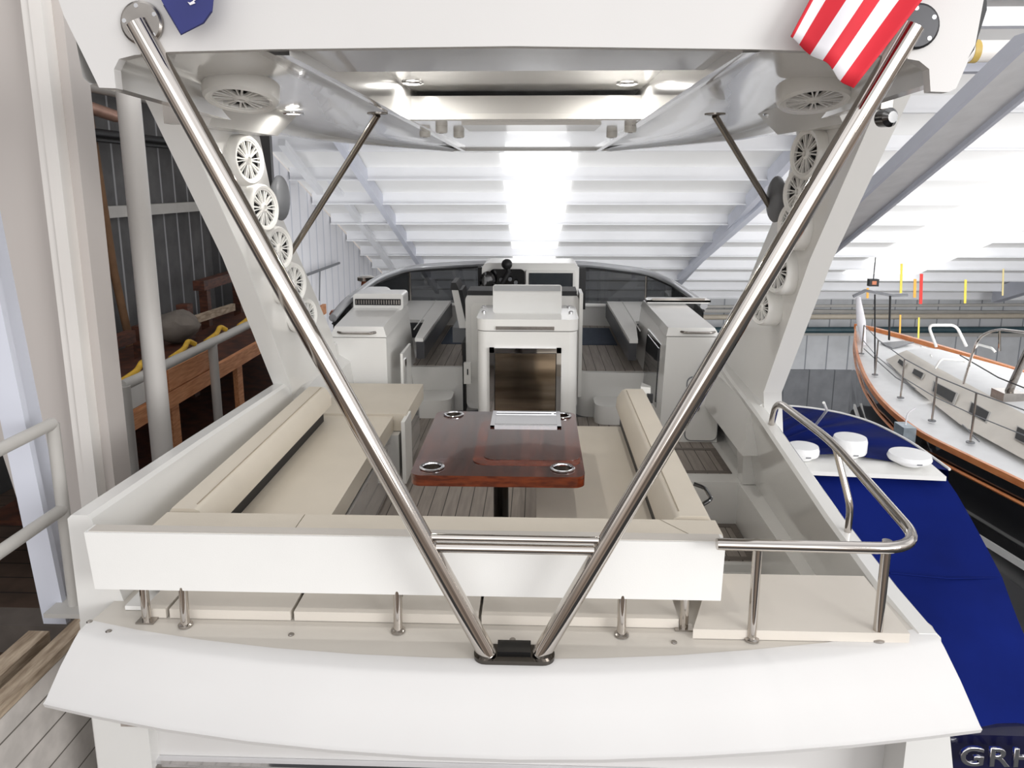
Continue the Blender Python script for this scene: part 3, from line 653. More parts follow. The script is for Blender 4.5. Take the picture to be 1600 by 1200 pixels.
# stainless tubes: the big V frame
t = thing('support_frame', 'large V-shaped polished stainless frame from the aft deck up to the hardtop', 'frame', (0, 2.17, .45))
z0 = .462
BL = U(762, 1022, z=z0); BR = U(845, 1022, z=z0)
TL = U(214, 36, y=2.09); TR = U(1426, 41, y=2.09)
obj('tube', tube(N(), [BL, TL], .0305, seg=28), STEEL, t)
obj('tube', tube(N(), [BR, TR], .0305, seg=28), STEEL, t)
f1 = (847 - 1022) / (36 - 1022.); a = BL.lerp(TL, .197); b = BR.lerp(TR, .197)
obj('crossbar', tube(N(), [a, b], .016, seg=20), STEEL, t)
obj('crossbar', tube(N(), [a + Vector((0, .0, .034)), b + Vector((0, .0, .034))], .012, seg=16), STEEL, t)
bm = prism(N(), rrect(BL.x - .045, BL.y - .04, BR.x + .045, BR.y + .045, .04, .451), (0, 0, .014))
obj('base_plate', bm, mat('dark_steel', (.12, .11, .10, 1), .15, metal=1, var=.1), t, bev=.004)
obj('cable_gland', box(N(), (-.055, 2.15, .465), (.055, 2.215, .474)), BLKG, t, bev=.004)
for c, sd in ((TL, 'port'), (TR, 'starboard')):
    fl = obj('flange', lathe(N(), [(.058, 0), (.058, .008), (.052, .012), (.03, .012)], (c.x + (.012 if sd == 'port' else .012), 2.098, c.z), M=zto((0, -1, 0)), seg=32), STEELB if sd == 'port' else mat('dark_flange', srgb(70, 70, 72), .3, metal=.7, var=.1), t)
    bm = N()
    for k in range(5):
        an = 2 * PI * k / 5 + .5
        lathe(bm, [(.006, 0), (.006, .003)], (c.x + .012 + .045 * math.cos(an), 2.088, c.z + .045 * math.sin(an)), M=zto((0, -1, 0)), seg=10)
    obj('screws', bm, CHROME, fl)
# slim struts
for (p0, p1, sd) in ((U(590, 180, z=2.30), U(450, 402, x=-1.37), 'port'), (U(1117, 181, z=2.30), U(1211, 336, x=1.37), 'starboard')):
    t = thing('strut', 'slim dark stainless strut between hardtop and %s arch' % sd, 'strut', p1, 'slim struts')
    obj('rod', tube(N(), [p0, p1], .0165, seg=18), mat('strut_steel', (.32, .29, .26, 1), .15, metal=1, var=.05), t)
    obj('end_plate', lathe(N(), [(.05, 0), (.05, -.008), (.03, -.012)], p0 + Vector((.0, 0, .012)), seg=18), STEELB, t)
    obj('end_plate', lathe(N(), [(.035, 0), (.035, .012)], p1 + Vector((0.02 if sd == 'starboard' else -.02, 0, 0)), M=zto((-1 if sd == 'starboard' else 1, 0, 0)), seg=18), STEELB, t)

# aft guard rail
t = thing('guard_rail', 'curved stainless guard rail around the starboard quarter', 'rail', (1.2, 2.3, .45))
zr_ = .815
pts = [U(1120, 850, z=zr_ + .01), U(1440, 858, z=zr_), U(1300, 690, x=1.36), U(1214, 626, x=1.38), U(1206, 660, x=1.43)]
E_ = pts[1]; E_ = Vector((1.33, E_.y, zr_))
rail = [pts[0], E_, pts[2], pts[3], U(1205, 664, x=1.435)]
obj('top_tube', tube(N(), fillet([rail[0], rail[1], rail[2], rail[3], rail[4]], .16, 10), .019, seg=18), STEEL, t)
mfoot = U(1324, 836, x=1.425)
obj('brace', tube(N(), fillet([rail[1].lerp(rail[2], .96), U(1329, 792, x=1.41), mfoot], .05), .0145, seg=16), STEEL, t)
obj('foot', lathe(N(), [(.024, -.004), (.024, .004), (.016, .008)], mfoot, seg=18), STEELB, t)
for px in (1174, 1370):
    q = U(px, 999, z=.452)
    obj('stanchion', tube(N(), [q, Vector((q.x, q.y, zr_))], .0155, seg=18), STEEL, t)
    obj('foot', lathe(N(), [(.025, 0), (.025, .006), (.017, .010)], q, seg=18), STEELB, t)
# bolster with its stanchions
t = thing('bolster', 'long white padded bolster on stanchions across the aft deck', 'bolster', (-.4, 2.33, .45))
x0 = -1.475; x1 = .700; yb0 = 2.285; yb1 = 2.345
zt0 = U(500, 838, y=yb0).z; zb0 = U(500, 927, y=yb0).z
bm = hexa(N(), [(x0 + .015, yb0, zb0), (x1 - .005, yb0, zb0), (x1 - .005, yb1, zb0), (x0 + .015, yb1, zb0), (x0, yb0, zt0), (x1, yb0, zt0), (x1, yb1, zt0), (x0, yb1, zt0)])
obj('cushion', bm, VINW, t, bev=.02, seg=4)
obj('top_strip', hexa(N(), [(x0 + .01, yb0 + .008, zt0 - .004), (x1 - .01, yb0 + .008, zt0 - .004), (x1 - .01, yb1 - .002, zt0 - .004), (x0 + .01, yb1 - .002, zt0 - .004), (x0 + .01, yb0 + .008, zt0 + .002), (x1 - .01, yb0 + .008, zt0 + .002), (x1 - .01, yb1 - .002, zt0 + .002), (x0 + .01, yb1 - .002, zt0 + .002)]), VING, t, label='grey vinyl top')
for px, py, sq in ((230, 970, 1), (290, 977, 0), (622, 986, 0), (971, 992, 0), (1068, 981, 1)):
    q = U(px, py, z=.452); r_ = .0155
    lean = Vector((-.004, 0, 0))
    obj('stanchion', tube(N(), [q, Vector((q.x, max(q.y, 2.30), zb0 + .01))], r_, seg=18), STEEL, t)
    if sq: obj('foot_plate', box(N(), (q.x - .032, q.y - .02, .4505), (q.x + .032, q.y + .02, .456)), STEELB, t, bev=.003)
    else: obj('foot', lathe(N(), [(.025, 0), (.025, .006), (.017, .010)], q, seg=18), STEELB, t)
# sunpads
for i, (pa, pb, yb, lab) in enumerate(((205, 241, 2.5, 'small cream pad left of the first aft bolster stanchion'), (247, 444, 2.62, 'cream sunpad on the aft deck below the bolster, second from port'),
        (450, 611, 2.62, 'cream sunpad on the aft deck below the bolster, third from port'), (616, 746, 2.62, 'cream sunpad left of the V frame foot'),
        (751, 1062, 2.62, 'cream sunpad behind the V frame foot'))):
    xa = U(pa, 975, z=.48).x; xb = U(pb, 975, z=.48).x
    o = obj('sunpad', box(N(), (xa, 2.335, .452), (xb, yb, .487)), PAD, bev=.011, seg=3)
    tag(o, lab, 'cushion', 'sunpads on the aft deck')
a = [U(1083, 983, z=.487), U(1422, 990, z=.487), U(1350, 900, z=.487), U(1110, 896, z=.487)]
bm = hexa(N(), [Vector((p.x, p.y, .452)) for p in a] + a)
tag(obj('sunpad', bm, PAD, bev=.011, seg=3), 'large cream sunpad on the starboard side of the aft deck', 'cushion', 'sunpads on the aft deck')
tag(obj('hinged_flap', box(N(), (-1.42, 2.38, .452), (-1.30, 2.6, .468)), GEL, bev=.004), 'small white corner flap at the port end of the aft deck', 'hatch')

# sofas
def prof_y(pts, y0, y1): return loft(N(), [[(x, y, z) for x, z in pts] for y in (y0, y1)])
SZ = .47
t = thing('port_sofa', 'long cream L-shaped sofa on the port side with black gap under its backrest', 'sofa', (-1.1, 3.6, 0))
obj('base', box(N(), (-1.38, 2.72, 0), (-.90, 4.55, .36)), GLOSS, t, bev=.012)
obj('base', box(N(), (-1.42, 4.56, 0), (-.83, 5.32, .36)), GLOSS, t, bev=.012)
obj('seat_cushion', box(N(), (-1.33, 2.72, .365), (-.875, 4.62, SZ)), VINYL, t, bev=.028, seg=4)
obj('seat_cushion', box(N(), (-1.50, 4.63, .365), (-.79, 5.38, SZ + .012)), VINYL, t, bev=.03, seg=4)
bk = obj('backrest', prof_y([(-1.405, .42), (-1.405, .67), (-1.385, .70), (-1.30, .70), (-1.275, .69), (-1.245, .64), (-1.245, .58), (-1.275, .555), (-1.36, .555)], 2.70, 4.50), VINYL, t, bev=.008, seg=2, sharp=60)
obj('seam', tube(N(), [(-1.30, 2.74, .701), (-1.30, 4.48, .701)], .0025, seg=6), mat('seam_thread', srgb(170, 158, 140), .7, var=.1), bk)
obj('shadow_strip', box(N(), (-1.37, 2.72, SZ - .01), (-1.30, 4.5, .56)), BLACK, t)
obj('side_drawer', box(N(), (-.885, 3.0, .05), (-.868, 4.45, .34)), mat('mirror_grey', srgb(190, 188, 186), .08, coat=1, metal=.2, var=.03), t, bev=.004)
obj('side_drawer', box(N(), (-.822, 4.62, .05), (-.808, 5.28, .34)), mat('mirror_grey', srgb(190, 188, 186), .08, coat=1, metal=.2, var=.03), t, bev=.004)
obj('door_panel', box(N(), (-.80, 4.5, .05), (-.775, 4.74, .47)), WHITE, t, bev=.006)
t = thing('starboard_sofa', 'cream sofa on the starboard side of the table', 'sofa', (.35, 3.6, 0))
obj('base', box(N(), (.12, 2.72, 0), (.63, 4.40, .36)), GLOSS, t, bev=.012)
obj('seat_cushion', box(N(), (.072, 2.72, .365), (.61, 4.46, SZ)), VINYL, t, bev=.028, seg=4)
bk = obj('backrest', prof_y([(.60, .555), (.575, .58), (.58, .64), (.61, .69), (.635, .70), (.74, .70), (.76, .67), (.765, .2), (.66, .2), (.66, .555)], 2.70, 4.52), VINYL, t, bev=.008, seg=2, sharp=60)
obj('seam', tube(N(), [(.635, 2.74, .701), (.635, 4.48, .701)], .0025, seg=6), bpy.data.materials['seam_thread'], bk)
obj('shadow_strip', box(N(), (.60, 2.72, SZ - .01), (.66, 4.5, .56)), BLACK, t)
obj('outer_panel', box(N(), (.664, 2.6, -.30), (.757, 4.70, .22)), GEL, t)
a = U(1084, 756, x=.775); b = U(1095, 790, x=.775)
obj('grab_handle', tube(N(), fillet([a, a + Vector((.045, -.02, -.01)), b + Vector((.045, 0, .03)), b], .04), .009, seg=10), BLKG, t, label='dark curved grab handle')
# aft backrest cushions
def bkc(x0, x1, lab, m0=0, m1=0):
    p = [(2.53, .36), (2.53, .68), (2.545, .70), (2.665, .70), (2.69, .68), (2.69, .36)]
    bm = loft(N(), [[(x0 + m0 * (y - 2.61), y, z) for y, z in p], [(x1 + m1 * (y - 2.61), y, z) for y, z in p]])
    tag(obj('backrest_cushion', bm, VINYL, bev=.007, seg=2, sharp=60), lab, 'cushion', 'backrest cushions on the aft side of the seating')
bkc(-1.385, -.838, 'cream corner backrest cushion at the port aft corner of the seating')
bkc(-.834, .585, 'long cream backrest cushion behind the crossbar of the V frame', 0, -.75)
bkc(.592, .760, 'cream mitred corner backrest cushion at the starboard aft corner', -.75, 0)
tag(obj('seating_base', box(N(), (-1.38, 2.46, .49), (.66, 2.52, .62)), GEL, bev=.01), 'white moulded base behind the aft backrest cushions', 'base')

# dining table
t = thing('dining_table', 'glossy mahogany table on a dark pedestal between the sofas', 'table', (-.1, 3.5, 0))
zt = .72
tt = obj('tabletop', prism(N(), rrect(-.487, 3.03, .285, 3.962, .05, zt - .003), (0, 0, -.05)), [MAHO, MAHE], t, bev=.007, seg=3)
CUPS = [U(px, py, z=zt + .002) for px, py in ((675, 729), (879, 731), (709, 647), (877, 649))]
cb = N()
for q in CUPS: lathe(cb, [(.0435, -.036), (.0435, .03)], q, seg=28)
cut = obj('cutter', cb, MAHE); tt.modifiers.clear(); md = tt.modifiers.new('holes', 'BOOLEAN'); md.object = cut; md.operation = 'DIFFERENCE'; md.solver = 'EXACT'
dg = bpy.context.evaluated_depsgraph_get(); nm = bpy.data.meshes.new_from_object(tt.evaluated_get(dg)); tt.modifiers.clear(); tt.data = nm; nm.name = 'tabletop'; nm.set_sharp_from_angle(angle=R(32)); wn = tt.modifiers.new('weighted', 'WEIGHTED_NORMAL'); wn.keep_sharp = True; wn.weight = 90
bpy.data.objects.remove(cut)
for f in tt.data.polygons:
    if f.normal.z < .6: f.material_index = 1
obj('inlay', prism(N(), rrect(-.225, 3.16, .275, 3.80, .07, zt - .003), (0, 0, .0035)), MAHE, tt, bev=.002)
obj('panel', prism(N(), rrect(-.175, 3.215, .272, 3.80, .05, zt + .0008), (0, 0, .003)), MAHO, tt, bev=.001)
obj('pedestal', tube(N(), [(-.105, 3.45, 0), (-.105, 3.45, .66)], .038, seg=24), mat('dark_pedestal', (.10, .09, .085, 1), .15, metal=1, var=.1), t)
obj('pedestal_foot', lathe(N(), [(.13, 0), (.13, .012), (.05, .025)], (-.105, 3.45, .001), seg=28), STEELB, t)
for q in CUPS:
    q = Vector((q.x, q.y, zt))
    cup = obj('cup_holder', lathe(N(), [(.041, -.001), (.055, -.001), (.056, .003), (.052, .006), (.043, .005), (.041, .0)], q, seg=32, capend=False), CHROME, t)
    obj('well', lathe(N(), [(.0425, .002), (.042, -.034), (.001, -.034)], q, seg=28, capend=False), STEELB, cup)
t = thing('overlap_prop', 'slim chrome framed tray added at the back edge of the mahogany table, standing in for the fridge frame', 'prop', U(821, 655, z=zt))  # made-up piece for the fridge frame that shows over the tabletop
a = U(766, 667, z=zt + .006); b = U(877, 667, z=zt + .006); c = U(877, 645, z=zt + .006); d = U(766, 645, z=zt + .006)
zq = zt + .002
bm = N(); box(bm, (a.x, a.y, zq), (b.x, a.y + .02, zq + .012)); box(bm, (a.x, c.y - .02, zq), (b.x, c.y, zq + .012)); box(bm, (a.x, a.y, zq), (a.x + .022, c.y, zq + .0125)); box(bm, (b.x - .022, a.y, zq), (b.x, c.y, zq + .0125))
obj('rim', bm, CHROME, t)
obj('plate', box(N(), (a.x + .02, a.y + .05, zq), (b.x - .02, c.y - .03, zq + .004)), CHROME, t)

# galley consoles
t = thing('galley_console', 'white central console with chrome framed fridge behind the table', 'console', (0, 5.6, 0))
xl, xr = -.372, .372; yf = 5.30
obj('body', prism(N(), rrect(xl, yf, xr, 5.95, .07, .003), (0, 0, .905)), GEL, t, bev=.006)
lid = obj('lid', prism(N(), rrect(xl - .006, yf - .008, xr + .006, 5.95, .08, .915), (0, 0, .085)), GEL, t, bev=.02, seg=3)
hx0 = U(775, 511, y=yf).x; hx1 = U(866, 511, y=yf).x
obj('handle', box(N(), (hx0, yf - .022, .925), (hx1, yf - .006, .950)), STEELB, lid, bev=.006, label='slim steel grip slot')
fx0 = U(765, 545, y=yf).x; fx1 = U(877, 545, y=yf).x; fz1 = U(820, 543, y=yf).z; fz0 = .20
fr_ = N(); w = .035
box(fr_, (fx0, yf - .03, fz0), (fx0 + w, yf + .01, fz1)); box(fr_, (fx1 - w, yf - .03, fz0), (fx1, yf + .01, fz1)); box(fr_, (fx0, yf - .03, fz1 - w), (fx1, yf + .01, fz1)); box(fr_, (fx0, yf - .03, fz0), (fx1, yf + .01, fz0 + w))
dr = obj('fridge_door', fr_, CHROME, t, label='chrome framed fridge door')
obj('steel_panel', hexa(N(), [(fx0 + w + .006, yf - .036, fz0 + w), (fx1 - w - .006, yf - .036, fz0 + w), (fx1 - w - .006, yf, fz0 + w), (fx0 + w + .006, yf, fz0 + w), (fx0 + w + .006, yf - .022, fz1 - w - .006), (fx1 - w - .006, yf - .022, fz1 - w - .006), (fx1 - w - .006, yf, fz1 - w - .006), (fx0 + w + .006, yf, fz1 - w - .006)]),
    mat('steel_brown_reflection', (.72, .60, .48, 1), .14, metal=1, vs=3.2, c2=(.36, .29, .22, 1), stretch=(.4, 1, 4)), dr, label='steel panel with a brown reflection put into its colour')  # reflected brown bands are put into the steel colour
obj('seal', box(N(), (fx0 + w, yf - .02, fz0 + w), (fx1 - w, yf - .008, fz1 - w)), BLACK, dr)
ax0 = U(770, 447, y=5.55).x; ax1 = U(878, 447, y=5.55).x; az = U(820, 445, y=5.55).z
wd = thing('splash_guard', 'upright smoked acrylic splash guard on the central console lid', 'panel', ((ax0 + ax1) / 2, 5.55, 1.0))
obj('sheet', prism(N(), rrect_xz(ax0, 1.0, ax1, az, .02, 5.55), (0, .008, 0)), mat('pale_acrylic', srgb(222, 222, 220), .2, coat=.6, var=.02), wd)
obj('top_edge', box(N(), (ax0 + .01, 5.535, az - .045), (ax1 - .01, 5.549, az - .004)), mat('grey_acrylic', srgb(160, 162, 164), .2, coat=.6, var=.05), wd, bev=.003)
for px, py in ((756, 494), (756, 479), (889, 479), (892, 495)):
    q = U(px, py, y=5.6 if py > 490 else 5.85)
    tag(obj('lid_latch', lathe(N(), [(.018, 0), (.018, .008), (.01, .012)], (q.x, q.y, 1.001), seg=16), CHROME), 'small chrome button on the console lid, %s' % ('port aft', 'port forward', 'starboard forward', 'starboard aft')[((756, 494), (756, 479), (889, 479), (892, 495)).index((px, py))], 'latch', 'buttons on the central console lid')

# helm seat back block
t = thing('helm_bench', 'broad white helm seat back with black top edge behind the central console', 'seat', (-.05, 6.4, 0))
ya_ = 6.25
a = U(727, 462, y=ya_); b = U(905, 462, y=ya_)
obj('shell', prism(N(), rrect_xz(a.x, .02, b.x, a.z + .02, .06, ya_), (0, .30, 0)), GEL, t, bev=.012)
obj('top_pad', box(N(), (a.x + .02, ya_ - .01, a.z + .005), (b.x - .02, ya_ + .28, a.z + .045)), BLACK, t, bev=.015)
obj('inset_line', prism(N(), rrect_xz(a.x + .05, .3, a.x + .25, a.z - .07, .04, ya_ - .004), (0, .006, 0)), WHITE, t)
obj('side_trim', box(N(), (b.x - .0, ya_ - .05, .15), (b.x + .03, ya_ + .25, a.z + .03)), WHITE, t, bev=.006)
obj('side_trim', box(N(), (a.x - .03, ya_ - .02, .0), (a.x - .004, ya_ + .25, .62)), BLACK, t, bev=.006)
lp = thing('seat_latch', 'white latch box low on the port side of the central console', 'latch', U(732, 582, y=6.0))
q = U(732, 582, y=6.0)
obj('case', box(N(), (q.x - .04, q.y, q.z - .10), (q.x + .02, q.y + .05, q.z + .08)), WHITE, lp, bev=.008)
obj('keyhole', box(N(), (q.x - .012, q.y - .004, q.z - .02), (q.x - .002, q.y, q.z + .03)), BLACK, lp)
# companion chair
t = thing('helm_chair', 'narrow upright helm chair back with black headrest port of the console', 'chair', (-.68, 6.7, .38))
a = U(709, 441, y=6.8); b = U(724, 512, y=6.6)
bm = loft(N(), [[(c.x - w, c.y - .02, c.z), (c.x + w, c.y - .02, c.z), (c.x + w, c.y + .32, c.z), (c.x - w, c.y + .32, c.z)] for c, w in ((a + Vector((.01, 0, -.06)), .03), (b, .035))])
obj('backrest', bm, GEL, t, bev=.015)
bm = loft(N(), [[(c.x - w, c.y - .03, c.z), (c.x + w, c.y - .03, c.z), (c.x + w, c.y + .34, c.z), (c.x - w, c.y + .34, c.z)] for c, w in ((a + Vector((0, 0, .0)), .022), (a + Vector((.012, 0, -.07)), .04))])
obj('headrest', bm, BLACK, t, bev=.02, seg=3)
obj('back_shell', loft(N(), [[(c.x - .0, c.y - .025, c.z), (c.x + .045, c.y - .025, c.z), (c.x + .045, c.y + .33, c.z), (c.x, c.y + .33, c.z)] for c in (a + Vector((.035, 0, -.07)), b + Vector((.02, 0, -.02)))]), BLACK, t, bev=.01)
obj('seat', box(N(), (b.x - .10, b.y + .0, b.z - .14), (b.x + .05, b.y + .4, b.z)), GREY, t, bev=.02)
obj('pedestal', tube(N(), [(b.x, b.y + .2, .37), (b.x, b.y + .2, b.z - .1)], .04), STEELB, t)

# display and helm gear
t = thing('display_screen', 'dark flat display in a white frame on the helm pod', 'screen', U(860, 443, y=7.5))
a = U(822, 422, y=7.53); b = U(899, 463, y=7.53)
obj('bezel', prism(N(), rrect_xz(a.x, b.z, b.x, a.z, .015, 7.50), (0, .05, 0)), WHITE, t, bev=.004)
obj('screen', box(N(), (a.x + .03, 7.492, b.z + .03), (b.x - .03, 7.50, a.z - .025)), SCREEN, t)
obj('lower_bar', box(N(), (a.x + .02, 7.46, b.z - .015), (b.x, 7.50, b.z + .012)), BLACK, t, bev=.004)
t = thing('helm_control', 'black helm gear with round mirror and lens left of the display', 'control', U(790, 440, y=7.4))
q = U(762, 440, y=7.35)
obj('lens_body', lathe(N(), [(.05, -.04), (.075, -.03), (.08, .03), (.055, .06), (.02, .065)], q, M=zto((0, -1, .1)) @ Matrix.Scale(1.3, 3, (0, 1, 0)), seg=24), BLKG, t)
q = U(792, 413, y=7.4)
bm = N(); bmesh.ops.create_uvsphere(bm, u_segments=20, v_segments=12, radius=.055); bmesh.ops.translate(bm, vec=q, verts=bm.verts)
obj('ball', bm, BLACK, t)
obj('stalk', tube(N(), [q, q + Vector((.02, 0, -.08)), q + Vector((-.05, 0, -.2))], .025), BLACK, t)
a = U(765, 420, y=7.52); b = U(820, 456, y=7.52)
obj('panel', prism(N(), rrect_xz(a.x, b.z - .05, b.x, a.z, .05, 7.50), (0, .045, 0)), BLKG, t)
bm = N()
for px, py in ((783, 437), (797, 436), (806, 441)):
    q = U(px, py, y=7.45); lathe(bm, [(.02, 0), (.02, .03)], q, M=zto((0, -1, 0)), seg=14)
obj('gauges', bm, GREY, t)

# port console with grill vent
t = thing('port_console', 'white cabinet console with hinged lid and dark vent behind the port sofa', 'console', (-1.3, 6, 0))
bx0, bx1 = -1.54, -1.108
bm = hexa(N(), [(bx0 - .02, 5.6, 0), (bx1 + .0, 5.6, 0), (bx1 + .12, 6.5, 0), (bx0, 6.5, 0), (bx0, 5.6, .79), (bx1, 5.6, .79), (bx1 + .02, 6.5, .86), (bx0, 6.5, .86)])
obj('body', bm, GEL, t, bev=.03, seg=4)
bm = hexa(N(), [(bx0 - .006, 5.592, .797), (bx1 + .006, 5.592, .797), (bx1 + .026, 6.5, .867), (bx0, 6.5, .867), (bx0 + .03, 5.60, .88), (bx1 - .02, 5.60, .88), (bx1 + .0, 6.5, .95), (bx0 + .02, 6.5, .95)])
ld = obj('lid', bm, GEL, t, bev=.02, seg=3)
a = U(527, 508, y=5.585); b = U(586, 508, y=5.585)
obj('handle', tube(N(), fillet([(a.x, 5.60, .835), (a.x + .03, 5.575, .832), (b.x - .03, 5.575, .832), (b.x, 5.60, .835)], .03), .011, seg=10), STEELB, ld, label='curved steel handle')
a = U(555, 468, y=6.2); b = U(626, 476, y=6.2)
hd = obj('grill_hood', prism(N(), rrect_xz(a.x - .02, b.z - .05, b.x + .02, a.z + .05, .03, 6.21), (0, .25, 0)), GEL, t, bev=.015)
obj('vent', box(N(), (a.x, 6.195, b.z - .005), (b.x, 6.209, a.z + .005)), BLACK, hd)
bm = N()
for k in range(18):
    xx = a.x + .012 + k * (b.x - a.x - .024) / 17; box(bm, (xx - .004, 6.19, b.z + .004), (xx + .004, 6.196, a.z - .003))
obj('vent_bars', bm, STEELB, hd)
a = U(575, 449, y=6.6); b = U(610, 449, y=6.6)
obj('hood_top', prism(N(), rrect_xz(a.x - .05, .9, b.x, a.z, .06, 6.45), (0, .2, 0)), GEL, t, bev=.012)
dx = -.985
dp = obj('door', box(N(), (dx - .02, 5.62, .1), (dx + .0, 6.0, .66)), WHITE, t, bev=.006, label='white door standing ajar')
obj('lock', box(N(), (dx, 5.66, .35), (dx + .008, 5.74, .6)), CHROME, dp)
# starboard console
t = thing('starboard_console', 'white cabinet console with oval door and smoked side hatch, starboard side', 'console', (1.27, 6, 0))
bx0, bx1 = 1.055, 1.475
bm = hexa(N(), [(bx0 - .03, 5.5, 0), (bx1 - .0, 5.5, 0), (bx1, 6.9, 0), (bx0 - .10, 6.9, 0), (bx0, 5.5, .835), (bx1 - .03, 5.5, .835), (bx1 - .03, 6.9, .835), (bx0, 6.9, .835)])
obj('body', bm, GEL, t, bev=.03, seg=4)
bm = hexa(N(), [(bx0 - .006, 5.492, .842), (bx1 - .024, 5.492, .842), (bx1 - .024, 6.9, .842), (bx0 - .006, 6.9, .842), (bx0 + .01, 5.51, .905), (bx1 - .06, 5.51, .905), (bx1 - .06, 6.85, .905), (bx0 + .01, 6.85, .905)])
ld = obj('lid', bm, GEL, t, bev=.02, seg=3)
a = U(1064, 521, y=5.49); b = U(1118, 521, y=5.49)
obj('handle', tube(N(), fillet([(a.x, 5.51, .874), (a.x + .03, 5.475, .874), (b.x - .03, 5.475, .874), (b.x, 5.51, .874)], .03), .010, seg=10), STEELB, ld, label='curved steel handle')
a = U(1010, 467, y=6.7); b = U(1110, 484, y=6.7)
obj('folded_flap', prism(N(), rrect_xz(a.x, .90, b.x, a.z, .03, 6.7), (0, .1, 0)), GEL, t, bev=.012)
obj('hinge', box(N(), (a.x + .05, 6.68, .93), (b.x - .06, 6.70, .95)), STEELB, t)
a = U(1075, 590, y=5.49); b = U(1118, 688, y=5.49)
dr = obj('front_door', prism(N(), rrect_xz(a.x, b.z, b.x + .005, a.z, .045, 5.485), (0, .02, 0)), WHITE, t, bev=.004)
obj('door_gap', prism(N(), rrect_xz(a.x - .008, b.z - .008, b.x + .013, a.z + .008, .05, 5.492), (0, .01, 0)), GREY, dr)
q = U(1086, 637, y=5.48)
obj('round_latch', lathe(N(), [(.034, 0), (.034, .008), (.026, .012), (.022, .008), (.01, .009)], q, M=zto((0, -1, 0)), seg=24), STEELB, dr, label='round steel latch')
xx = bx0 - .012
bm = hexa(N(), [(xx - .02, 5.66, .22), (xx + .0, 5.66, .22), (xx - .02, 6.3, .22), (xx - .05, 6.3, .22), (xx - .005, 5.66, .74), (xx + .015, 5.66, .74), (xx + .012, 6.3, .74), (xx - .012, 6.3, .74)])
sd = obj('side_hatch', bm, CHROME, t)
bm = hexa(N(), [(xx - .026, 5.70, .26), (xx - .0, 5.70, .26), (xx - .02, 6.26, .26), (xx - .054, 6.26, .26), (xx - .013, 5.70, .70), (xx + .01, 5.70, .70), (xx + .01, 6.26, .70), (xx - .018, 6.26, .70)])
obj('smoked_pane', bm, DKGLS, sd)
# small open door by starboard seat end
q = U(1018, 620, y=4.75)
t = thing('hatch_door', 'narrow white hatch door with steel catch behind the starboard backrest', 'door', (q.x, 4.75, 0))
obj('leaf', hexa(N(), [(q.x - .09, 4.62, .2), (q.x - .01, 4.60, .2), (q.x + .02, 4.78, .2), (q.x - .06, 4.82, .2), (q.x - .09, 4.64, q.z + .10), (q.x - .03, 4.62, q.z + .10), (q.x + .0, 4.80, q.z + .06), (q.x - .06, 4.82, q.z + .08)]), WHITE, t, bev=.01)
obj('catch', box(N(), (q.x - .05, 4.60, q.z - .0), (q.x - .015, 4.625, q.z + .06)), BLACK, t, bev=.004)

# sun lounges with charcoal sides, blue mats
for s, nm in ((-1, 'port'), (1, 'starboard')):
    xi = .90 if s < 0 else .855
    out = [(xi, 6.12), (xi, 8.2), (1.46, 8.2), (1.46, 7.0), (1.02, 7.0), (xi + .07, 6.12)]
    t = thing('sun_lounge', 'white wedge sun lounge with charcoal side, %s side ahead of the cabinet' % nm, 'lounge', (s * 1.1, 7.2, .37), 'forward sun lounges')
    obj('cushion', prism(N(), [(s * x, y, .65) for x, y in out], (0, 0, .03)), VINW, t, bev=.008)
    obj('side_panel', prism(N(), [(s * (x - .01), y, .50) for x, y in out], (0, 0, .149)), CHAR, t)
    obj('piping', tube(N(), [(s * (xi + .14), 6.5, .682), (s * (xi + .17), 8.18, .682)], .006, seg=6), WHITE, t)
    obj('support', prism(N(), [(s * 1.08, 7.05, .37), (s * 1.08, 8.2, .37), (s * 1.46, 8.2, .37), (s * 1.46, 7.05, .37)], (0, 0, .13)), GEL, t)
    m0 = (-.90, -.5) if s < 0 else (.44, .88)
    tag(obj('floor_mat', box(N(), (m0[0], 7.28, .3775), (m0[1], 8.15, .386)), MAT, bev=.003), 'slate blue floor mat on the %s side of the helm' % nm, 'mat', 'floor mats by the helm')
# grey cowl lights on the arches
for s, sd, px, py in ((-1, 'port', 428, 310), (1, 'starboard', 1222, 312)):
    q = U(px, py, x=s * 1.36)
    bm = N(); bmesh.ops.create_uvsphere(bm, u_segments=20, v_segments=12, radius=.10)
    bmesh.ops.scale(bm, vec=(.5, .8, 1.25), verts=bm.verts); bmesh.ops.translate(bm, vec=q + Vector((0, .10, 0)), verts=bm.verts)
    tag(obj('cowl_lamp', bm, GREY), 'dark grey cowl on the forward edge of the %s arch' % sd, 'cowl')
# small lamp and brackets under hardtop corners
q = U(1384, 184, y=2.75)
t = thing('search_lamp', 'small chrome round lamp hanging under the starboard hardtop corner', 'lamp', q)
obj('housing', lathe(N(), [(.02, -.03), (.032, -.02), (.034, .02), (.02, .035)], q, M=zto((.3, -1, 0)), seg=20), mat('dark_chrome', (.2, .2, .2, 1), .12, metal=1, var=.1), t)
obj('bracket', box(N(), (q.x - .02, q.y, q.z + .03), (q.x + .02, q.y + .05, q.z + .10)), STEELB, t, bev=.004)
q = U(268, 184, y=2.75)
tag(obj('hinge_bracket', box(N(), (q.x - .03, q.y, q.z - .02), (q.x + .03, q.y + .06, q.z + .06)), STEELB, bev=.008), 'chrome bracket under the port hardtop corner', 'bracket')
q = U(590, 440, y=7.2)
t = thing('horn_light', 'small chrome navigation light outside the port windshield corner', 'light', U(572, 440, x=-1.72))
q = U(572, 438, x=-1.72)
obj('cap', lathe(N(), [(.05, -.02), (.09, 0), (.09, .035), (.05, .05)], q, seg=20), STEEL, t)
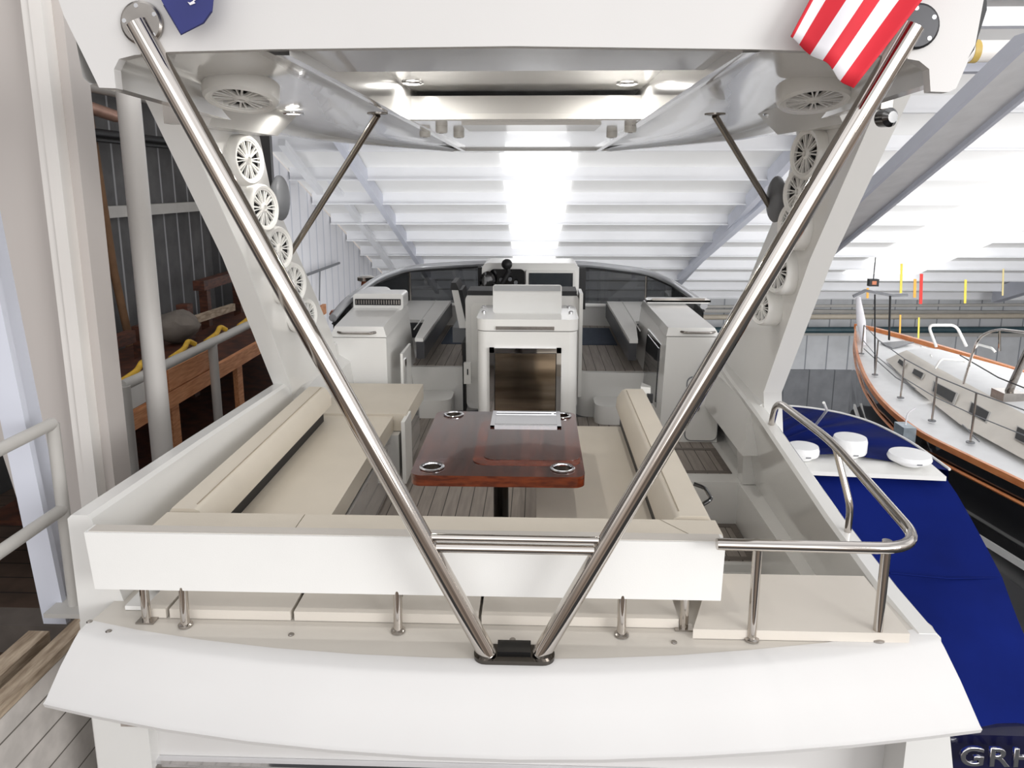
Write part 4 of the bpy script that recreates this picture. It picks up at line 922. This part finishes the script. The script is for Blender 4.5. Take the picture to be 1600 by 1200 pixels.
obj('base', lathe(N(), [(.06, -.10), (.05, -.02)], q, seg=20), ORNG, t)
for (px, py, rr_, side) in ((1078, 456, .02, 'starboard'),):
    q = U(px, py, x=1.66)
tag(obj('cleat_light', lathe(N(), [(.06, -.03), (.07, 0), (.05, .03)], U(527, 490, x=-1.66), seg=16), ORNG), 'small amber side light at the aft end of the port windshield rail', 'light')

# ------------------------------------------------------------------ flags
def flag(name, label, cols, rows_n, P, mats, colmat, waves):
    """P(u,v) gives the cloth point; thickness comes from a solidify of the grid"""
    bm = N(); nu = sum(cols); grid = []
    us = [i / nu for i in range(nu + 1)]
    grid = [[bm.verts.new(P(u, v / rows_n)) for u in us] for v in range(rows_n + 1)]
    cidx = [i for i, c in enumerate(cols) for _ in range(c)]
    for v in range(rows_n):
        for i in range(nu):
            bm.faces.new((grid[v][i], grid[v][i + 1], grid[v + 1][i + 1], grid[v + 1][i])).material_index = colmat[cidx[i]]
    o = obj(name, bm, mats)
    md = o.modifiers.new('thickness', 'SOLIDIFY'); md.thickness = .002
    return tag(o, label, 'flag')
YG = 2.03
A = U(1235, 57, y=YG); B = U(1335, 140, y=YG - .03); T = U(1506, -85, y=YG); T2 = U(1318, -95, y=YG)
def Pf(u, v):
    p = A.lerp(B, u).lerp(T2.lerp(T, u), v)
    return p + Vector((0, .012 * math.sin(u * 9 + v * 2), .004 * math.sin(u * 14)))
fo = flag('american_flag', 'red and white striped flag hanging beside the starboard tube of the V frame', [1, 3, 4, 4, 4, 4, 5], 10, Pf, [RED, FLW], [0, 1, 0, 1, 0, 1, 0], 0)
A2 = [U(px, py, y=YG) for px, py in ((283, 54), (318, 36), (331, 18), (336, -30), (336, -150), (214, -150), (236, -30), (256, 8))]
bm = prism(N(), A2, (0, .004, 0))
bf = obj('blue_flag', bm, FLB); tag(bf, 'blue pennant with a white mark hanging at the port side of the hardtop', 'flag')
a = U(295, 6, y=YG - .002)
bm = prism(N(), [U(px, py, y=YG - .003) for px, py in ((293, 3), (297, 8), (305, 5), (303, 2), (308, -2), (300, -3), (302, 1), (297, 4))], (0, .002, 0))
obj('emblem', bm, FLW, bf, label='white emblem')
obj('hem', tube(N(), [U(256, 8, y=YG), U(283, 54, y=YG), U(318, 36, y=YG), U(331, 18, y=YG)], .002, seg=6), mat('navy_thread', srgb(34, 36, 84), .7, var=.1), bf)

# ------------------------------------------------------------------ boat under blue canvas
t = thing('covered_boat', 'motorboat under royal blue canvas with a white radar arch alongside', 'boat', (3, 5.5, -2))
zc = -.30
FW = [U(px, py, z=zc) for px, py in ((1150, 625), (1250, 636), (1310, 645), (1360, 660), (1420, 690), (1482, 735))]
outer = FW[1:]
bm = N()
secs = []
rim = [Vector((1.9, 8.0, zc)), FW[1] + Vector((-.3, .4, 0)), FW[2], FW[3], FW[4], FW[5]]
cen = U(1240, 700, z=zc)
n1 = 14
arc = fillet([FW[1] + Vector((-1.0, .3, -.05))] + [p for p in FW[1:]], .4, 5)
inn = Vector((1.75, 5.9, zc + .02))
vs = [bm.verts.new(p) for p in arc]; dn = [bm.verts.new(p + Vector((.10, .05, -.8))) for p in arc]
md_ = [bm.verts.new(p.lerp(inn, .5) + Vector((0, 0, .07 + .025 * math.sin(i * 1.3)))) for i, p in enumerate(arc)]
ci = bm.verts.new(inn)
for i in range(len(arc) - 1):
    bm.faces.new((vs[i], vs[i + 1], md_[i + 1], md_[i])); bm.faces.new((md_[i], md_[i + 1], ci)); bm.faces.new((dn[i], dn[i + 1], vs[i + 1], vs[i]))
obj('forward_canvas', bm, BLUEC, t, sharp=60)
obj('canvas_edge', tube(N(), [p + Vector((.02, .02, 0)) for p in arc], .012, seg=6), WHITE, t)
ar = [U(1215, 707, z=zc + .04), U(1215, 736, z=zc + .04), U(1480, 748, z=zc + .02), U(1466, 722, z=zc + .04)]
ar = [U(1180, 704, z=zc + .05), U(1200, 733, z=zc + .05), U(1479, 745, z=zc + .03), U(1445, 716, z=zc + .05)]
obj('radar_arch', prism(N(), ar[::-1], (0, 0, -.035)), WHITE, t, bev=.01)
# aft canvas
U0 = U(1200, 738, z=zc - .02); U1 = U(1478, 747, z=zc - .02)
L1 = U(1606, 1000, z=-.95); L2 = U(1625, 1140, z=-1.35); K1 = U(1565, 905, z=-.75); LL = U(1250, 1138, z=-1.35)
left = [U0, U(1180, 900, z=-.7), U(1150, 1010, z=-.95), LL]
right = [U1, K1, L1, L2]
bm = N(); nn = 12; g = []
for i in range(4):
    pass
def along(lst, t_):
    f = t_ * (len(lst) - 1); i = min(int(f), len(lst) - 2); return lst[i].lerp(lst[i + 1], f - i)
for j in range(16):
    v = j / 15; row = []
    for i in range(nn + 1):
        u = i / nn; p = along(left, v).lerp(along(right, v), u)
        p = p + Vector((0, 0, .03 * math.sin(u * 7 + v * 5) * (v > 0) + .02 * math.sin(u * 15 - v * 9) * v))
        row.append(bm.verts.new(p))
    row.append(bm.verts.new(along(right, v) + Vector((.12, .25, -.7)))); g.append(row)
for a, b in zip(g, g[1:]):
    for i in range(len(a) - 1): bm.faces.new((a[i], a[i + 1], b[i + 1], b[i]))
ac = obj('aft_canvas', bm, BLUEC, t, sharp=60)
obj('seam', tube(N(), [U(1390, 898, z=-.70) + Vector((0, 0, .012)), U(1480, 908, z=-.73) + Vector((0, 0, .02)), K1 + Vector((0, 0, .01))], .007, seg=6), BLUEC, ac)
q0 = U(1480, 1142, z=-1.36); q1 = U(1640, 1140, z=-1.36)
bm = hexa(N(), [(1.8, LL.y - .25, -3.2), (L2.x, LL.y - .25, -3.2), (L2.x + .3, 7.4, -3.2), (1.8, 7.6, -3.2), (1.8, LL.y - .02, -1.35), (L2.x - .02, LL.y - .02, -1.35), (L2.x + .25, 7.4, -1.0), (1.8, 7.6, -1.0)])
obj('hull', bm, NAVY, t)
cu = bpy.data.curves.new('letters', 'FONT'); cu.body = 'GRH'; cu.size = .165; cu.extrude = .008; cu.bevel_depth = .004; cu.space_character = 1.15
tmp = bpy.data.objects.new('tmp_letters', cu); COL.objects.link(tmp)
dg = bpy.context.evaluated_depsgraph_get(); me = bpy.data.meshes.new_from_object(tmp.evaluated_get(dg))
bpy.data.objects.remove(tmp)
yh = LL.y - .12
q = U(1494, 1190, y=yh)
me.transform(Matrix.Translation(Vector((q.x, yh - .02, q.z))) @ Matrix.Rotation(PI / 2 - .07, 4, 'X') @ Matrix.Scale(1.25, 4, (1, 0, 0)))
me.materials.clear(); me.materials.append(CHROME)
o = bpy.data.objects.new('name_letters', me); COL.objects.link(o); WM[o.name] = Matrix.Identity(4); o.parent = t; o.matrix_parent_inverse = WM[t.name].inverted(); o['label'] = 'chrome letters on the navy transom'
for i, (px, py, r_, h, lab) in enumerate(((1254, 716, .125, .11, 'small white radar dome on the arch of the covered boat, leftmost'), (1326, 712, .135, .165, 'tallest white radar dome, in the middle of the arch of the covered boat'), (1420, 724, .165, .085, 'flat wide white radar dome, rightmost on the arch of the covered boat'))):
    q = U(px, py, z=zc + .055)
    t2 = thing('radar_dome', lab, 'radar', q, 'radar domes on the covered boat')
    obj('dome', lathe(N(), [(r_ * .55, 0), (r_ * .6, .02), (r_ * .95, .035), (r_, .05), (r_, h - .03), (r_ * .93, h), (r_ * .4, h + .006), (.002, h + .006)], seg=36), DOME, t2, local=True)
    obj('maker_plate', box(N(), (-.02, -r_ - .002, .045), (.02, -r_ + .01, .055)), GREY, t2, local=True)
a = U(1275, 663, z=zc + .1); b = U(1292, 641, z=zc + .35); c = U(1287, 629, z=zc + .45)
tag(obj('antenna', tube(N(), [a, b, c], .012, seg=8), WHITE), 'small bent white antenna on the blue canvas', 'antenna')

# ------------------------------------------------------------------ sailboat
t = thing('sailboat', 'black hulled sailing yacht with varnished rail and white deck at right', 'sailboat', (6.5, 10, -3))
ZS = -1.2
near_px = [(1337, 512), (1335, 530), (1340, 560), (1352, 592), (1372, 622), (1400, 650), (1440, 680), (1500, 709), (1600, 757), (1760, 835), (1950, 930)]
near = [U(px, py, z=ZS) for px, py in near_px]
far = [near[0]] + [Vector(p) for p in ((7.45, 16.2, ZS), (7.75, 15.2, ZS), (8.0, 14.0, ZS), (8.25, 12.6, ZS), (8.4, 11.2, ZS), (8.5, 9.9, ZS), (8.5, 8.8, ZS), (8.45, 7.7, ZS), (8.4, 6.6, ZS), (8.3, 5.6, ZS))]
dn_ = []
secs = []
for i, (a, b) in enumerate(zip(near, far)):
    m_ = a.lerp(b, .5); tck = .15 + .5 * min(1, i / 4)
    secs.append([a, a + (m_ - a) * .03 + Vector((0, 0, -.35)), a + (m_ - a) * .12 + Vector((0, 0, -.9)), m_ + (a - m_) * .45 + Vector((0, 0, -1.7)), m_ + Vector((0, 0, -2.3)), m_ + (b - m_) * .45 + Vector((0, 0, -1.7)), b + (m_ - b) * .12 + Vector((0, 0, -.9)), b])
obj('hull', loft(N(), secs), BLKH, t, sharp=50)
bm = N(); loft(bm, [[a + Vector((.04, 0, .0)), a.lerp(b, .5) + Vector((0, 0, .06)), b, b + Vector((0, 0, -.05)), a + Vector((.04, 0, -.05))] for a, b in zip(near, far)])
obj('deck', bm, SDECK, t, sharp=60)
obj('toe_rail', loft(N(), [[a + Vector(v) for v in ((-.02, 0, -.04), (.025, 0, -.04), (.025, 0, .035), (-.02, 0, .035))] for a in fillet(near, .6, 4)]), RAILW, t, sharp=40)
obj('toe_rail', loft(N(), [[a + Vector(v) for v in ((-.04, 0, -.03), (.05, 0, -.03), (.05, 0, .09), (-.04, 0, .09))] for a in fillet(far, .6, 4)]), RAILW, t, sharp=40)
obj('rub_strake', tube(N(), [a + Vector((.0, 0, -.22)) for a in fillet(near, .6, 4)], .02, seg=6), RAILW, t)
obj('boot_stripe', loft(N(), [[a + (b - a) * .04 + Vector(v) for v in ((-.035, 0, -.98), (.0, 0, -.98), (.0, 0, -.90), (-.035, 0, -.90))] for a, b in list(zip(near, far))[2:]]), WHITE, t)
# trunk cabin
tb = [U(px, py, z=-1.12) for px, py in ((1384, 562), (1430, 608), (1500, 663), (1600, 718), (1760, 800))]
tt_ = [U(px, py, z=-.86) for px, py in ((1412, 547), (1455, 572), (1520, 607), (1600, 650), (1760, 740))]
wd_ = [.65, 1.1, 1.5, 1.7, 1.8]
secs = []
for b, c, w in zip(tb, tt_, wd_):
    secs.append([b, c + Vector((-.02, 0, -.03)), c + Vector((.05, 0, 0)), c + Vector((w * .5, 0, .05)), c + Vector((w, .1, 0)), b + Vector((w + .4, .1, 0))])
tr = obj('trunk_cabin', loft(N(), secs), [SDECK, STRUNK], t, sharp=30)
for f in tr.data.polygons:
    if f.normal.x < -.25 or f.normal.y < -.6 or f.center.z < -1.05: f.material_index = 1
def on_side(px, py):
    # point on the near face of the trunk: between the foot and top lines at this sight line
    best = None
    for k_ in range(41):
        z = -1.12 + .26 * k_ / 40
        p = U(px, py, z=z)
        for a, b, c, d in zip(tb, tb[1:], tt_, tt_[1:]):
            f = (z + 1.12) / .26; e0 = a.lerp(c, f); e1 = b.lerp(d, f)
            if min(e0.y, e1.y) <= p.y <= max(e0.y, e1.y):
                tt2 = (p.y - e0.y) / (e1.y - e0.y); xx_ = e0.x + (e1.x - e0.x) * tt2; dd = abs(p.x - xx_)
                if best is None or dd < best[0]: best = (dd, p)
    return best[1] if best else U(px, py, z=-1.0)
for quad in (((1462, 598), (1495, 615), (1489, 630), (1459, 612)), ((1520, 630), (1547, 645), (1541, 660), (1516, 645)), ((1592, 668), (1615, 680), (1610, 697), (1588, 686)), ((1430, 577), (1444, 584), (1440, 592), (1427, 584)), ((1407, 562), (1416, 568), (1412, 574), (1404, 567))):
    ps = [on_side(*p_) + Vector((-.012, 0, .008)) for p_ in quad]
    cc_ = sum(ps, Vector()) / 4
    w_ = obj('port_light', prism(N(), [cc_ + (p - cc_) * 1.18 for p in ps], (.01, 0, -.006)), PIPEG, t)
    obj('glass', prism(N(), [p + Vector((-.006, 0, .004)) for p in ps], (.004, 0, -.002)), BLACK, w_)
# foredeck hatch
obj('foredeck_hatch', prism(N(), [U(px, py, z=-1.13) for px, py in ((1376, 537), (1394, 545), (1428, 536), (1410, 534))], (0, 0, .02)), GREY, t)
# stanchions and lifelines
tops = []
for px, py, h in ((1346, 553, .55), (1367, 586, .6), (1407, 622, .6), (1456, 658, .62), (1516, 692, .64), (1640, 752, .66)):
    q = U(px, py, z=ZS + .04); tp = q + Vector((0, 0, h)); tops.append(tp)
    st = obj('stanchion', tube(N(), [q, tp], .014, seg=8), STEELB, t); obj('foot', lathe(N(), [(.05, 0), (.05, .015)], q, seg=10), GREY, st)
obj('lifeline', tube(N(), tops, .008, seg=6), GREY, t)
obj('lifeline', tube(N(), [p - Vector((0, 0, .28)) for p in tops], .007, seg=6), GREY, t)
# pulpit frames over the trunk
def arch_tube(name, pts, z0, z1, r_=.016, m=WHITE):
    a, b, c, d = pts
    P0 = U(*a, z=z0); P3 = U(*d, z=z0); P1 = U(*b, y=P0.y + .05); P2 = U(*c, y=P3.y + .05)
    obj(name, tube(N(), fillet([P0, P1, P2, P3], .12), r_, seg=8), m, t)
arch_tube('mast_guard', ((1463, 542), (1450, 508), (1494, 508), (1510, 541)), -.86, 0, .025)
arch_tube('grab_rail', ((1461, 576), (1470, 561), (1505, 563), (1508, 567)), -.82, 0)
arch_tube('grab_rail', ((1439, 541), (1452, 546), (1455, 556), (1455, 558)), -.84, 0, .012)
arch_tube('grab_rail', ((1524, 543), (1528, 538), (1550, 544), (1555, 550)), -.80, 0, .02)
P0 = U(1505, 600, z=-.8); P1 = U(1527, 528, y=P0.y); P2 = U(1555, 514, y=P0.y - .3); P3 = U(1625, 522, y=P0.y - 1.0)
obj('cockpit_frame', tube(N(), fillet([P0, P1, P2, P3], .2), .018, seg=8), STEEL, t)
P4 = U(1562, 548, y=P2.y); obj('cockpit_frame', tube(N(), [P2.lerp(P3, .1), P4], .016, seg=8), STEEL, t)
P5 = U(1575, 615, z=-.78); P6 = U(1640, 470, y=P5.y - .4)
mb = obj('boom', tube(N(), [P5, P6], [.05, .035], seg=12), STEELB, t)
obj('mast_step', box(N(), tuple(P5 - Vector((.14, .14, .08))), tuple(P5 + Vector((.14, .14, .04)))), STEELB, t, bev=.02)
obj('cabin_line', tube(N(), [U(1500, 555, z=-.65), U(1560, 590, z=-.6), U(1640, 622, z=-.55)], .009, seg=6), BLACK, t)
obj('side_line', tube(N(), [U(1350, 545, z=ZS + .08), U(1400, 590, z=ZS + .08), U(1470, 630, z=ZS + .08), U(1530, 690, z=ZS + .08)], .010, seg=6), GREY, t)
# bow fittings
a = U(1341, 466, y=15.6); b = U(1350, 541, y=14.6)
obj('furled_sail', tube(N(), [a, a.lerp(b, .5), b], [.05, .09, .04], seg=12), FLW, t)
obj('pulpit', tube(N(), [U(1367, 586, z=ZS), U(1367, 460, y=U(1367, 586, z=ZS).y)], .012, seg=6), BLACK, t)
obj('pulpit', tube(N(), [U(1389, 534, z=ZS), U(1391, 462, y=U(1389, 534, z=ZS).y)], .02, seg=6), BLACK, t)
obj('spreader_bar', tube(N(), [U(1333, 463, y=15.5), U(1352, 454, y=15.5), U(1395, 462, y=15.5), U(1418, 461, y=15.5)], .035, seg=6), GREY, t)
# fender on the sailboat's side
q = U(1413, 680, x=4.86)
tf = thing('fender', 'silver and white fender bag hanging on the sailboat side', 'fender', q)
obj('bag', box(N(), (q.x - .08, q.y - .13, q.z - .22), (q.x + .08, q.y + .13, q.z + .14)), mat('silver_bag', srgb(176, 190, 200), .3, metal=.4, var=.3, vs=8), tf, bev=.06, seg=3)
obj('rope', tube(N(), fillet([U(1430, 638, x=5.02), U(1418, 645, x=4.9), q + Vector((.0, 0, .12))], .1), .012, seg=6), FLW, tf)
obj('rope', tube(N(), [q + Vector((.1, 0, .1)), q + Vector((.06, 0, -.4)), q + Vector((-.02, 0, -.5))], .012, seg=6), FLW, tf)
